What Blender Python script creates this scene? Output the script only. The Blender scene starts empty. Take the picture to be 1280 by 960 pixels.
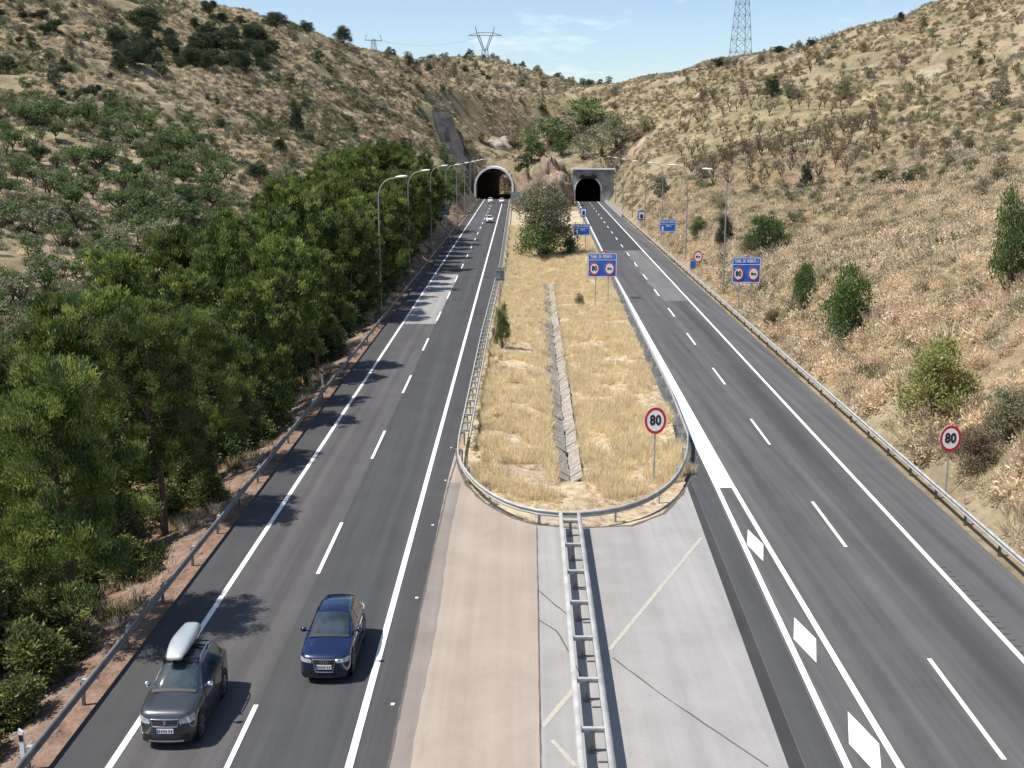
import bpy, math, random
import numpy as np
from mathutils import Vector
random.seed(7); RNG = np.random.default_rng(7)
S = bpy.context.scene
COL = S.collection
R_ = math.radians

# ------------------------------------------------------------------ camera, sky, sun, exposure
CAM_H, FPX = 17.0, 1375.0
PITCH = math.atan(290 / FPX); YAW = math.atan(5 * math.cos(PITCH) / FPX)
cam = bpy.data.cameras.new('camera'); cam.sensor_width = 36; cam.lens = 36 * FPX / 1280
cam.clip_start = 0.2; cam.clip_end = 6000
camo = bpy.data.objects.new('camera', cam); COL.objects.link(camo)
camo.location = (0, 0, CAM_H); camo.rotation_euler = (math.pi / 2 - PITCH, 0, YAW)
S.camera = camo

SUN_EL = R_(60); SUN_H = np.array([-0.97, -0.25]); SUN_H /= np.linalg.norm(SUN_H)
w = bpy.data.worlds.new('World'); S.world = w; w.use_nodes = True
nt = w.node_tree; bg = nt.nodes['Background']
sky = nt.nodes.new('ShaderNodeTexSky'); sky.sky_type = 'NISHITA'; sky.sun_disc = False
sky.sun_elevation = SUN_EL; sky.sun_rotation = math.atan2(SUN_H[0], SUN_H[1])
sky.altitude = 700; sky.air_density = 1.0; sky.dust_density = 1.1; sky.ozone_density = 1.5
tc = nt.nodes.new('ShaderNodeTexCoord'); mp = nt.nodes.new('ShaderNodeMapping'); mp.inputs['Scale'].default_value = (1.6, 1.6, 5.5)
mp.inputs['Location'].default_value = (0.33, 0.1, 0.2)
nz = nt.nodes.new('ShaderNodeTexNoise'); nz.inputs['Scale'].default_value = 4.2; nz.inputs['Detail'].default_value = 7; nz.inputs['Roughness'].default_value = 0.55
cr = nt.nodes.new('ShaderNodeValToRGB'); cr.color_ramp.elements[0].position = 0.57; cr.color_ramp.elements[1].position = 0.80
cr.color_ramp.elements[1].color = (0.85, 0.85, 0.85, 1)
mx = nt.nodes.new('ShaderNodeMix'); mx.data_type = 'RGBA'; mx.inputs['B'].default_value = (8.6, 8.9, 9.2, 1)
nt.links.new(tc.outputs['Generated'], mp.inputs['Vector']); nt.links.new(mp.outputs['Vector'], nz.inputs['Vector'])
nt.links.new(nz.outputs['Fac'], cr.inputs['Fac']); nt.links.new(cr.outputs['Color'], mx.inputs['Factor'])
nt.links.new(sky.outputs['Color'], mx.inputs['A']); nt.links.new(mx.outputs['Result'], bg.inputs['Color'])
bg.inputs['Strength'].default_value = 0.118
sl = bpy.data.lights.new('sun', 'SUN'); sl.energy = 5.0; sl.angle = R_(0.55); sl.color = (1, 0.95, 0.87)
so = bpy.data.objects.new('sun', sl); COL.objects.link(so)
sv = Vector((SUN_H[0] * math.cos(SUN_EL), SUN_H[1] * math.cos(SUN_EL), math.sin(SUN_EL)))
so.rotation_euler = sv.to_track_quat('Z', 'Y').to_euler(); so.location = (0, 0, 80)
S.view_settings.view_transform = 'Standard'; S.view_settings.look = 'None'; S.view_settings.gamma = 1
S.view_settings.use_curve_mapping = False; S.view_settings.exposure = 0.45
S.cycles.max_bounces = 5; S.cycles.diffuse_bounces = 2; S.cycles.glossy_bounces = 2; S.cycles.transmission_bounces = 3
S.render.resolution_x, S.render.resolution_y = 1024, 768

# ------------------------------------------------------------------ positions taken from image pixels (where a pixel's sight line meets the land)
_F = np.array([-math.sin(YAW) * math.cos(PITCH), math.cos(YAW) * math.cos(PITCH), -math.sin(PITCH)])
_R = np.array([math.cos(YAW), math.sin(YAW), 0.0]); _U = np.cross(_R, _F)
def ray(x, y): return _F + (x - 640) / FPX * _R - (y - 480) / FPX * _U
def G(x, y, z=0.0):
    d = ray(x, y); t = (z - CAM_H) / d[2]
    return float(d[0] * t), float(d[1] * t)
def atD(x, y, D):
    d = ray(x, y); t = D / d[1]
    return np.array([d[0] * t, D, CAM_H + d[2] * t])
def proj(P):
    P = np.atleast_2d(P) - np.array([0, 0, CAM_H])
    z = P @ _F
    return 640 + FPX * (P @ _R) / z, 480 - FPX * (P @ _U) / z, z

# ------------------------------------------------------------------ noise (numpy)
def _hash(ix, iy, s):
    n = (ix.astype(np.int64) * 374761393 + iy.astype(np.int64) * 668265263 + s * 974711) & 0x7fffffff
    n = ((n ^ (n >> 13)) * 1274126177) & 0x7fffffff
    return ((n ^ (n >> 16)) & 0xffff) / 65535.0
def vnoise(x, y, s=0):
    ix, iy = np.floor(x), np.floor(y); fx, fy = x - ix, y - iy
    fx = fx * fx * (3 - 2 * fx); fy = fy * fy * (3 - 2 * fy)
    a, b = _hash(ix, iy, s), _hash(ix + 1, iy, s); c, d = _hash(ix, iy + 1, s), _hash(ix + 1, iy + 1, s)
    return (a + (b - a) * fx) * (1 - fy) + (c + (d - c) * fx) * fy
def fbm(x, y, sc, o=4, s=0):
    v, a, t = 0, 1, 0
    for k in range(o):
        v = v + a * (vnoise(x / sc, y / sc, s + k) - 0.5); t += a; a *= 0.5; sc *= 0.5
    return 2 * v / t

# ------------------------------------------------------------------ mesh helpers
def tag(o, label=None, cat=None, group=None, kind=None):
    if label: o['label'] = label
    if cat: o['category'] = cat
    if group: o['group'] = group
    if kind: o['kind'] = kind
    return o
def link(name, data, parent=None):
    o = bpy.data.objects.new(name, data); COL.objects.link(o)
    if parent is not None: o.parent = parent
    return o
def empty(name, loc=(0, 0, 0), rz=0.0, label=None, cat=None, group=None, kind=None):
    o = link(name, None); o.location = loc; o.rotation_euler = (0, 0, rz); o.empty_display_size = 0.3
    return tag(o, label, cat, group, kind)
def np_mesh(name, V, F, mats=(), mi=None, smooth=False, attrs=None):
    V = np.asarray(V, np.float32); F = np.asarray(F, np.int32)
    me = bpy.data.meshes.new(name); n, k = F.shape
    me.vertices.add(len(V)); me.vertices.foreach_set('co', V.ravel())
    me.loops.add(n * k); me.loops.foreach_set('vertex_index', F.ravel())
    me.polygons.add(n); me.polygons.foreach_set('loop_start', np.arange(0, n * k, k, dtype=np.int32))
    for m in mats: me.materials.append(m)
    if mi is not None: me.polygons.foreach_set('material_index', np.asarray(mi, np.int32))
    if smooth: me.polygons.foreach_set('use_smooth', np.ones(n, bool))
    for an, av in (attrs or {}).items():
        a = me.attributes.new(an, 'FLOAT', 'POINT'); a.data.foreach_set('value', np.asarray(av, np.float32))
    me.update(calc_edges=True)
    return me
class MB:
    """collects simple shapes into one mesh"""
    def __init__(s): s.v = []; s.f = []; s.sm = []
    def add(s, vs, fs, smooth=False):
        n = len(s.v); s.v += [tuple(map(float, p)) for p in vs]; s.f += [tuple(i + n for i in f) for f in fs]; s.sm += [smooth] * len(fs); return s
    def box(s, c, d, rz=0.0):
        ca, sa = math.cos(rz), math.sin(rz); vs = []
        for z in (-1, 1):
            for x, y in ((-1, -1), (1, -1), (1, 1), (-1, 1)):
                X, Y = x * d[0] / 2, y * d[1] / 2
                vs.append((c[0] + X * ca - Y * sa, c[1] + X * sa + Y * ca, c[2] + z * d[2] / 2))
        return s.add(vs, [(3, 2, 1, 0), (4, 5, 6, 7), (0, 1, 5, 4), (1, 2, 6, 5), (2, 3, 7, 6), (3, 0, 4, 7)])
    def tube(s, pts, rad, n=8, cap=True, smooth=True):
        pts = [np.array(p, float) for p in pts]; m = len(pts)
        if not hasattr(rad, '__len__'): rad = [rad] * m
        vs = []; ref = None
        for i in range(m):
            t = pts[min(i + 1, m - 1)] - pts[max(i - 1, 0)]; t = t / (np.linalg.norm(t) + 1e-9)
            if ref is None: ref = np.array([1, 0, 0.]) if abs(t[0]) < 0.8 else np.array([0, 1, 0.])
            a = np.cross(t, ref); a /= np.linalg.norm(a) + 1e-9; b = np.cross(t, a)
            for k in range(n):
                th = 2 * math.pi * k / n
                vs.append(pts[i] + rad[i] * (math.cos(th) * a + math.sin(th) * b))
        fs = [(i * n + k, i * n + (k + 1) % n, (i + 1) * n + (k + 1) % n, (i + 1) * n + k) for i in range(m - 1) for k in range(n)]
        s.add(vs, fs, smooth)
        if cap:
            s.add(vs[:n], [tuple(range(n))]); s.add(vs[-n:], [tuple(range(n))[::-1]])
        return s
    def bar(s, a, b, w_, n=4): return s.tube([a, b], w_ / 2 * 1.3, n, True, False)
    def disc(s, c, r, n=32, axis='y', r0=0.0, ry=None):
        vs = []; ry = ry or r
        for k in range(n):
            th = 2 * math.pi * k / n; u, v = math.cos(th), math.sin(th)
            for q in ((1.0,) if r0 == 0 else (1.0, r0 / r)):
                vs.append((c[0] + r * q * u, c[1], c[2] + ry * q * v) if axis == 'y' else ((c[0], c[1] + r * q * u, c[2] + ry * q * v) if axis == 'x' else (c[0] + r * q * u, c[1] + ry * q * v, c[2])))
        if r0 == 0: return s.add(vs, [tuple(range(n))])
        return s.add(vs, [(2 * k, 2 * ((k + 1) % n), 2 * ((k + 1) % n) + 1, 2 * k + 1) for k in range(n)])
    def prism(s, poly, y0, y1):
        n = len(poly); vs = [(p[0], y0, p[1]) for p in poly] + [(p[0], y1, p[1]) for p in poly]
        return s.add(vs, [tuple(range(n)), tuple(range(n, 2 * n))[::-1]] + [(k, n + k, n + (k + 1) % n, (k + 1) % n) for k in range(n)])
    def sheet(s, poly, z): return s.add([(p[0], p[1], z) for p in poly], [tuple(range(len(poly)))])
    def grid(s, P, smooth=True):
        P = np.asarray(P, float); a, b = P.shape[:2]
        return s.add(P.reshape(-1, 3), [(i * b + j, i * b + j + 1, (i + 1) * b + j + 1, (i + 1) * b + j) for i in range(a - 1) for j in range(b - 1)], smooth)
    def mesh(s, name, mat):
        me = bpy.data.meshes.new(name); me.from_pydata(s.v, [], s.f); me.materials.append(mat)
        me.polygons.foreach_set('use_smooth', s.sm); me.update(); return me
    def build(s, name, mat, parent=None): return link(name, s.mesh(name, mat), parent)
def copy_tree(o, parent=None):
    c = o.copy(); COL.objects.link(c); c.parent = parent
    for ch in list(o.children): copy_tree(ch, c)
    return c

# ------------------------------------------------------------------ materials
def new_mat(name, rough=0.8, metal=0.0, spec=0.5):
    m = bpy.data.materials.new(name); m.use_nodes = True; b = m.node_tree.nodes['Principled BSDF']
    b.inputs['Roughness'].default_value = rough; b.inputs['Metallic'].default_value = metal; b.inputs['Specular IOR Level'].default_value = spec
    return m, m.node_tree, b
def node(nt, t, **kw):
    n = nt.nodes.new(t)
    for k, v in kw.items():
        if k in n.inputs: n.inputs[k].default_value = v
        else: setattr(n, k, v)
    return n
def noise(nt, vec, scale, detail=5, rough=0.55):
    n = node(nt, 'ShaderNodeTexNoise', Scale=scale, Detail=detail, Roughness=rough); nt.links.new(vec, n.inputs['Vector']); return n.outputs['Fac']
def ramp(nt, fac, stops):
    n = nt.nodes.new('ShaderNodeValToRGB'); e = n.color_ramp.elements
    while len(e) < len(stops): e.new(0.5)
    for q, (p, c) in zip(e, stops): q.position = p; q.color = (*c, 1) if len(c) == 3 else c
    nt.links.new(fac, n.inputs['Fac']); return n.outputs['Color']
def mixc(nt, fac, a, b, mode='MIX'):
    n = nt.nodes.new('ShaderNodeMix'); n.data_type = 'RGBA'; n.blend_type = mode
    for k, v in (('Factor', fac), ('A', a), ('B', b)):
        if isinstance(v, (int, float)): n.inputs[k].default_value = v
        elif isinstance(v, tuple): n.inputs[k].default_value = (*v, 1)
        else: nt.links.new(v, n.inputs[k])
    return n.outputs['Result']
def position(nt, scale=(1, 1, 1)):
    g = nt.nodes.new('ShaderNodeNewGeometry'); m = node(nt, 'ShaderNodeMapping'); m.inputs['Scale'].default_value = scale
    nt.links.new(g.outputs['Position'], m.inputs['Vector']); return m.outputs['Vector']
def objco(nt, scale=(1, 1, 1)):
    g = nt.nodes.new('ShaderNodeTexCoord'); m = node(nt, 'ShaderNodeMapping'); m.inputs['Scale'].default_value = scale
    nt.links.new(g.outputs['Object'], m.inputs['Vector']); return m.outputs['Vector']
def bump(nt, b, h, strength=0.4, dist=0.02):
    n = node(nt, 'ShaderNodeBump', Strength=strength, Distance=dist); nt.links.new(h, n.inputs['Height']); nt.links.new(n.outputs['Normal'], b.inputs['Normal'])
def attr(nt, name):
    n = nt.nodes.new('ShaderNodeAttribute'); n.attribute_name = name; return n.outputs['Fac']
def plain(name, c, rough=0.6, metal=0.0, var=0.12, sc=3.0, spec=0.5):
    m, nt, b = new_mat(name, rough, metal, spec)
    f = noise(nt, objco(nt), sc)
    nt.links.new(ramp(nt, f, [(0.3, tuple(x * (1 - var) for x in c)), (0.7, tuple(min(1, x * (1 + var)) for x in c))]), b.inputs['Base Color'])
    return m
def asphalt(name, c0, c1, streak=0.35, ang=0.0):
    m, nt, b = new_mat(name, 0.85, 0, 0.3)
    g = nt.nodes.new('ShaderNodeNewGeometry'); mp = node(nt, 'ShaderNodeMapping'); mp.inputs['Rotation'].default_value = (0, 0, ang); mp.inputs['Scale'].default_value = (1.1, 0.022, 1)
    nt.links.new(g.outputs['Position'], mp.inputs['Vector'])
    s = noise(nt, mp.outputs['Vector'], 1.3, 4, 0.6)
    p = position(nt)
    base = ramp(nt, noise(nt, p, 0.35, 6, 0.6), [(0.3, c0), (0.7, c1)])
    base = mixc(nt, streak, base, ramp(nt, s, [(0.3, tuple(x * .35 for x in c0)), (0.5, c0), (0.75, tuple(x * 1.5 for x in c1))]))
    fine = noise(nt, p, 28, 3, 0.7)
    base = mixc(nt, 0.35, base, ramp(nt, fine, [(0.3, (.35, .35, .35)), (0.7, (1.0, 1.0, 1.0))]), 'MULTIPLY')
    nt.links.new(base, b.inputs['Base Color']); bump(nt, b, fine, 0.3, 0.01)
    return m
def wheel_paths(m, slope, paths, amount):
    """oil-dark and polished bands that run along the lanes"""
    nt = m.node_tree; b = nt.nodes['Principled BSDF']; src = b.inputs['Base Color'].links[0].from_socket
    g = nt.nodes.new('ShaderNodeNewGeometry'); sp = nt.nodes.new('ShaderNodeSeparateXYZ'); nt.links.new(g.outputs['Position'], sp.inputs[0])
    def mth(op, a, c, d=None):
        n = nt.nodes.new('ShaderNodeMath'); n.operation = op
        for k, v in enumerate((a, c, d)):
            if v is None: continue
            if isinstance(v, (int, float)): n.inputs[k].default_value = v
            else: nt.links.new(v, n.inputs[k])
        return n.outputs[0]
    u = mth('SUBTRACT', sp.outputs[0], mth('MULTIPLY', sp.outputs[1], slope))
    nv = noise(nt, position(nt, (.5, .05, 1)), 1.0, 4); tot = None
    for c, wd, a in paths:
        d = mth('DIVIDE', mth('SUBTRACT', u, c), wd); e = mth('MULTIPLY', mth('POWER', 2.718, mth('MULTIPLY', mth('MULTIPLY', d, d), -1.0)), a)
        tot = e if tot is None else mth('ADD', tot, e)
    tot = mth('MULTIPLY', mth('MULTIPLY', tot, amount), mth('ADD', mth('MULTIPLY', nv, 1.2), .4))
    nt.links.new(mixc(nt, tot, src, (.022, .023, .026)), b.inputs['Base Color'])
def stains(m, c, thr=.58, sc=.5, amt=.5):
    nt = m.node_tree; b = nt.nodes['Principled BSDF']; src = b.inputs['Base Color'].links[0].from_socket
    f = ramp(nt, noise(nt, position(nt, (1, .55, 1)), sc, 8, .68), [(thr, (0, 0, 0)), (thr + .14, (amt, amt, amt))])
    g = ramp(nt, noise(nt, position(nt), 9, 4, .75), [(.62, (0, 0, 0)), (.70, (.6, .6, .6))])
    nt.links.new(mixc(nt, g, mixc(nt, f, src, c), tuple(x * .6 for x in c)), b.inputs['Base Color'])
def paint_mat(name, c, worn=0.5, under=(0.09, 0.09, 0.09)):
    m, nt, b = new_mat(name, 0.7)
    p = position(nt); f = noise(nt, p, 6, 6, 0.7)
    nt.links.new(mixc(nt, ramp(nt, f, [(worn - 0.12, (0, 0, 0)), (worn + 0.02, (1, 1, 1))]), under, c), b.inputs['Base Color'])
    return m
def foliage_mat(name, stops, transl=0.25, rnd=0.35):
    m, nt, b = new_mat(name, 0.65, 0, 0.25)
    oi = nt.nodes.new('ShaderNodeObjectInfo')
    c = ramp(nt, attr(nt, 'tint'), stops)
    hs = node(nt, 'ShaderNodeHueSaturation'); nt.links.new(c, hs.inputs['Color'])
    mr = node(nt, 'ShaderNodeMapRange'); mr.inputs['To Min'].default_value = 1 - rnd; mr.inputs['To Max'].default_value = 1 + rnd
    nt.links.new(oi.outputs['Random'], mr.inputs['Value']); nt.links.new(mr.outputs['Result'], hs.inputs['Value'])
    nt.links.new(hs.outputs['Color'], b.inputs['Base Color'])
    t = nt.nodes.new('ShaderNodeBsdfTranslucent'); nt.links.new(hs.outputs['Color'], t.inputs['Color'])
    ms = nt.nodes.new('ShaderNodeMixShader'); ms.inputs['Fac'].default_value = transl
    nt.links.new(b.outputs['BSDF'], ms.inputs[1]); nt.links.new(t.outputs['BSDF'], ms.inputs[2])
    nt.links.new(ms.outputs['Shader'], nt.nodes['Material Output'].inputs['Surface'])
    return m
M = {}
M['asph_old'] = asphalt('asphalt worn brownish', (.082, .077, .079), (.108, .101, .103))
M['asph_new'] = asphalt('asphalt dark', (.058, .059, .062), (.074, .075, .078))
M['asph_shoulder'] = asphalt('asphalt shoulder', (.054, .054, .057), (.072, .070, .070), .2)
M['asph_right'] = asphalt('asphalt right road', (.092, .090, .092), (.122, .119, .120), .45, 0.0)
M['asph_dark_r'] = asphalt('asphalt resurfaced', (.045, .046, .05), (.062, .062, .066), .2)
M['asph_pale'] = asphalt('asphalt pale patch', (.25, .24, .235), (.32, .31, .305), .25)
M['asph_pale_r'] = asphalt('asphalt light repair', (.135, .13, .128), (.18, .173, .17), .3)
M['asph_edge'] = asphalt('asphalt black edge', (.034, .034, .036), (.055, .055, .057), .2)
M['apron_beige'] = asphalt('apron beige', (.31, .255, .21), (.385, .325, .275), .18)
M['apron_grey'] = asphalt('apron grey', (.275, .266, .258), (.35, .34, .33), .18)
wheel_paths(M['asph_right'], .0318, [(15.0, .75, 1.0), (10.9, .5, .5), (12.1, .5, .35), (17.6, .35, .3)], .55)
wheel_paths(M['asph_old'], 0, [(-10.7, .32, .5), (-9.1, .32, .5), (-9.9, .3, .25)], .4)
wheel_paths(M['asph_new'], 0, [(-7.2, .35, .5), (-5.6, .35, .5)], .35)
stains(M['apron_beige'], (.25, .205, .17)); stains(M['apron_grey'], (.20, .19, .19)); stains(M['asph_right'], (.055, .054, .055), .6, .25, .35); stains(M['asph_old'], (.05, .047, .048), .58, .3, .4)
M['seam_band'] = asphalt('apron seam band', (.20, .172, .15), (.27, .235, .205), .2); stains(M['seam_band'], (.13, .115, .10))
M['white'] = paint_mat('road paint white', (.80, .80, .78), .40)
M['yellow'] = paint_mat('road paint faded yellow', (.42, .37, .28), .54, (.33, .315, .305))
M['crack'] = plain('crack fill', (.10, .085, .07), .9)
M['galv'] = plain('galvanised steel', (.36, .36, .35), .6, .05, .22, 1.5)
M['rail_shade'] = plain('galvanised steel shade tone', (.17, .165, .16), .65, .1, .3, 1.5)  # darker steel copy: shade on the left rail's road face put into the colour
M['rail_dark'] = plain('galvanised steel weathered', (.16, .15, .145), .6, .3, .25, 1.5)
M['pole'] = plain('lamp pole steel', (.27, .27, .25), .5, .3)
M['lamp_head'] = plain('lamp head shell', (.80, .81, .82), .4)
M['sign_white'] = plain('sign white', (.82, .82, .82), .5, 0, .03)
M['sign_red'] = plain('sign red', (.50, .015, .03), .5, 0, .05)
M['sign_blue'] = plain('sign blue', (.012, .13, .56), .5, 0, .05)
M['sign_black'] = plain('sign black', (.012, .012, .014), .5, 0, .05)
M['sign_back'] = plain('sign back grey', (.21, .23, .24), .6, .2)
M['concrete'] = plain('concrete stained', (.27, .28, .275), .9, 0, .55, .45)
M['concrete_w'] = plain('concrete white ring', (.78, .80, .80), .75, 0, .12, .4)
M['tunnel_dark'] = plain('tunnel lining shade dark', (.035, .035, .037), .9, 0, .3, .3)  # near-black: the shade inside the tunnels is put into the colour
M['shotcrete_shade'] = plain('shotcrete dark', (.038, .036, .037), .95, 0, .35, .25)  # cut face turned from the sun, its shade put into the colour
M['bark'] = plain('bark', (.11, .075, .052), .95, 0, .4, 6)
M['bark_pale'] = plain('bark pale', (.16, .115, .085), .95, 0, .4, 6)
M['steel_far'] = plain('pylon steel', (.20, .23, .26), .6, .2)
M['tyre'] = plain('tyre rubber', (.015, .015, .016), .85)
M['rim'] = plain('alloy rim', (.45, .46, .47), .3, .8)
M['trim'] = plain('black trim', (.012, .012, .013), .55)
M['chrome'] = plain('chrome', (.75, .76, .78), .15, 1.0, .02)
M['plate'] = plain('number plate', (.75, .75, .76), .5, 0, .02)
def car_paint(name, c, rough=.25, metal=.3):
    m, nt, b = new_mat(name, rough, metal); f = noise(nt, objco(nt), 220, 2)
    nt.links.new(ramp(nt, f, [(.3, tuple(x * .85 for x in c)), (.7, tuple(x * 1.15 for x in c))]), b.inputs['Base Color'])
    b.inputs['Coat Weight'].default_value = 1; b.inputs['Coat Roughness'].default_value = .06; return m
M['paint_blue'] = car_paint('car paint navy', (.003, .013, .055))
M['paint_grey'] = car_paint('car paint graphite', (.056, .059, .065), .3, .5)
M['paint_white'] = car_paint('car paint white', (.8, .8, .8), .3, 0)
M['box_silver'] = car_paint('roof box silver', (.40, .44, .45), .35, .3)
def glass_mat():
    m, nt, b = new_mat('car glass tinted', .04, 0, 1.0)
    f = noise(nt, objco(nt, (1, 1, 1)), 1.6, 2)
    nt.links.new(ramp(nt, f, [(.3, (.010, .015, .018)), (.75, (.04, .066, .078))]), b.inputs['Base Color']); return m
M['glass'] = glass_mat()
def lens_mat():
    m, nt, b = new_mat('headlight lens', .08, .3, 1.0)
    nt.links.new(ramp(nt, noise(nt, objco(nt), 18, 3), [(.4, (.35, .38, .42)), (.65, (.85, .88, .92))]), b.inputs['Base Color']); return m
M['lens'] = lens_mat()
def rock_mat(name, c0, c1, c2):
    m, nt, b = new_mat(name, .95, 0, .2); p = position(nt)
    f = noise(nt, p, .35, 8, .7); v = node(nt, 'ShaderNodeTexVoronoi', Scale=.55); nt.links.new(p, v.inputs['Vector'])
    c = ramp(nt, f, [(.32, c0), (.5, c1), (.68, c2)])
    nt.links.new(c, b.inputs['Base Color']); bump(nt, b, noise(nt, p, 1.6, 8, .75), 1.0, .5); return m
M['rock'] = rock_mat('rock outcrop', (.12, .085, .058), (.27, .20, .14), (.41, .33, .25))
M['rock_pale'] = rock_mat('pale rock face', (.22, .17, .135), (.36, .295, .25), (.46, .40, .36))
M['slab'] = plain('ditch slab', (.29, .26, .225), .95, 0, .35, 2.5)
M['pine_leaf'] = foliage_mat('pine needles', [(0, (.030, .054, .020)), (.45, (.105, .152, .040)), (.8, (.195, .24, .058)), (1, (.30, .33, .09))], .38, .28)
M['olive_leaf'] = foliage_mat('olive leaves', [(0, (.10, .11, .062)), (.5, (.235, .24, .14)), (1, (.38, .37, .24))], .35, .2)
M['green_leaf'] = foliage_mat('orchard leaves', [(0, (.05, .085, .032)), (.5, (.10, .15, .05)), (1, (.17, .215, .08))], .35, .3)
M['dark_leaf'] = foliage_mat('evergreen oak leaves', [(0, (.025, .038, .020)), (.5, (.05, .07, .034)), (1, (.09, .11, .055))], .3, .25)
M['dry_leaf'] = foliage_mat('dry almond leaves', [(0, (.15, .11, .07)), (.5, (.26, .21, .13)), (1, (.38, .31, .20))], .35, .3)
M['almond_leaf'] = foliage_mat('almond twigs', [(0, (.07, .052, .034)), (.5, (.14, .112, .068)), (1, (.23, .19, .115))], .3, .3)
M['lime_leaf'] = foliage_mat('broom leaves', [(0, (.14, .15, .06)), (.5, (.30, .30, .11)), (1, (.48, .46, .17))], .4, .2)
M['scrub_leaf'] = foliage_mat('dry scrub', [(0, (.34, .25, .16)), (.4, (.66, .52, .355)), (.8, (.86, .72, .52)), (1, (.93, .83, .64))], .48, .26)
M['scrub_green'] = foliage_mat('grey green scrub', [(0, (.13, .125, .075)), (.5, (.26, .24, .15)), (1, (.40, .36, .24))], .38, .3)
M['straw'] = foliage_mat('straw', [(0, (.58, .46, .27)), (.5, (.86, .73, .47)), (1, (.95, .87, .65))], .55, .16)
M['verge_green'] = foliage_mat('verge shrubs', [(0, (.035, .05, .018)), (.5, (.115, .14, .042)), (1, (.28, .28, .10))], .38, .25)

# ------------------------------------------------------------------ plan of the place (metres; left road runs along +Y)
L_LINE, L_DASH, L_RIGHT = -11.48, -8.15, -4.71
def r_left(Y): return 9.0 + .0325 * Y
def r_dash(Y): return 13.05 + .0321 * Y
def r_right(Y): return 16.25 + .0316 * Y
def r_pave(Y): return 19.12 + .0316 * Y
def r_rail(Y): return 19.35 + .0316 * Y
def m_rail_r(Y): return 8.4 + .0322 * Y
def m_rail_l(Y): return np.interp(Y, [60, 100, 165, 390], [-3.3, -3.15, -2.45, -2.2])
Y_LP, Y_RP = 412.0, 391.0
def ditch_x(Y): return 2.15 + .0148 * Y

# ------------------------------------------------------------------ terrain
ctl = []
for q in [(50,380,122),(50,300,150),(50,250,175),(50,150,240),(50,60,310),(50,-60,400),(-120,150,230),(-120,0,330),
          (150,300,160),(150,250,190),(150,150,265),(150,60,345),(161,3,400),(250,270,190),(250,200,250),(250,100,335),(252,22,425),
          (330,200,275),(330,100,355),(336,33,435),(430,175,330),(430,110,400),(430,53,480),(500,170,385),(500,120,440),(497,76,530),
          (548,150,430),(548,110,485),(548,74,640),(581,72,665),(617,193,432),(617,150,462),(617,112,530),(608,77,670),(665,160,455),(665,120,520),(665,89,650),
          (700,150,450),(715,102,600),(746,108,570),(735,200,408),(735,160,440),(735,125,500),(790,190,395),(790,140,440),(800,99,560),
          (860,215,310),(860,150,380),(860,90,480),(917,75,480),(950,230,225),(950,190,270),(950,130,345),(967,65,470),(1018,55,465),
          (1050,260,158),(1050,200,240),(1050,120,340),(1085,35,450),(1152,18,440),(1152,120,310),(1150,200,215),(1200,3,430),
          (1250,300,88),(1250,200,160),(1250,100,290),(1260,-30,400),(1400,150,200),(1400,0,320),(1000,310,140),(1330,420,58)]:
    ctl.append(atD(*q))
for q in [(161,3,400),(252,22,425),(336,33,435),(430,53,480),(497,76,530),(581,72,665),(665,89,650),(746,108,570),(860,90,480),(967,65,470),(1085,35,450),(1200,3,430)]:
    p = atD(*q); s_ = (p[1] + 170) / p[1]; ctl.append(np.array([p[0] * s_, p[1] + 170, p[2] - 16]))
for q in [(-20,10,-1),(-22,40,-1.4),(-22,90,-1),(-24,150,0),(-24,230,3),(-25,300,8),(-32,40,-2),(-34,90,-1.5),(-45,60,-1.2),(-60,40,0),(-65,75,2),(-110,60,9),(-170,100,24),
          (35,0,10),(40,60,14),(60,40,17),(60,90,14),(90,60,24),(140,120,36),(-200,-30,20),(0,-40,0),(120,-30,24),(-320,300,70),(320,300,75),(-300,700,60),(300,700,60),(0,950,45),(-250,1000,45),(250,1000,45)]:
    ctl.append(np.array(q, float))
ctl = np.array(ctl)
def tps_fit(P, z, lam=6.0):
    n = len(P); d = np.linalg.norm(P[:, None] - P[None], axis=2) / 100; K = np.where(d > 0, d * d * np.log(d + 1e-12), 0) + lam * 1e-3 * np.eye(n)
    A = np.zeros((n + 3, n + 3)); A[:n, :n] = K; A[:n, n] = 1; A[:n, n + 1:] = P / 100; A[n, :n] = 1; A[n + 1:, :n] = P.T / 100
    return np.linalg.solve(A, np.concatenate([z, np.zeros(3)]))
_tw = tps_fit(ctl[:, :2], ctl[:, 2])
def tps(X, Y):
    sh = X.shape; X, Y = X.ravel(), Y.ravel(); out = np.full(X.shape, 0.0); n = len(ctl)
    out += _tw[n] + _tw[n + 1] * X / 100 + _tw[n + 2] * Y / 100
    for i in range(n):
        d2 = ((X - ctl[i, 0]) ** 2 + (Y - ctl[i, 1]) ** 2) / 1e4
        out += _tw[i] * 0.5 * d2 * np.log(d2 + 1e-12)
    return out.reshape(sh)
def sstep(a, b, x): t = np.clip((x - a) / (b - a), 0, 1); return t * t * (3 - 2 * t)
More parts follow.
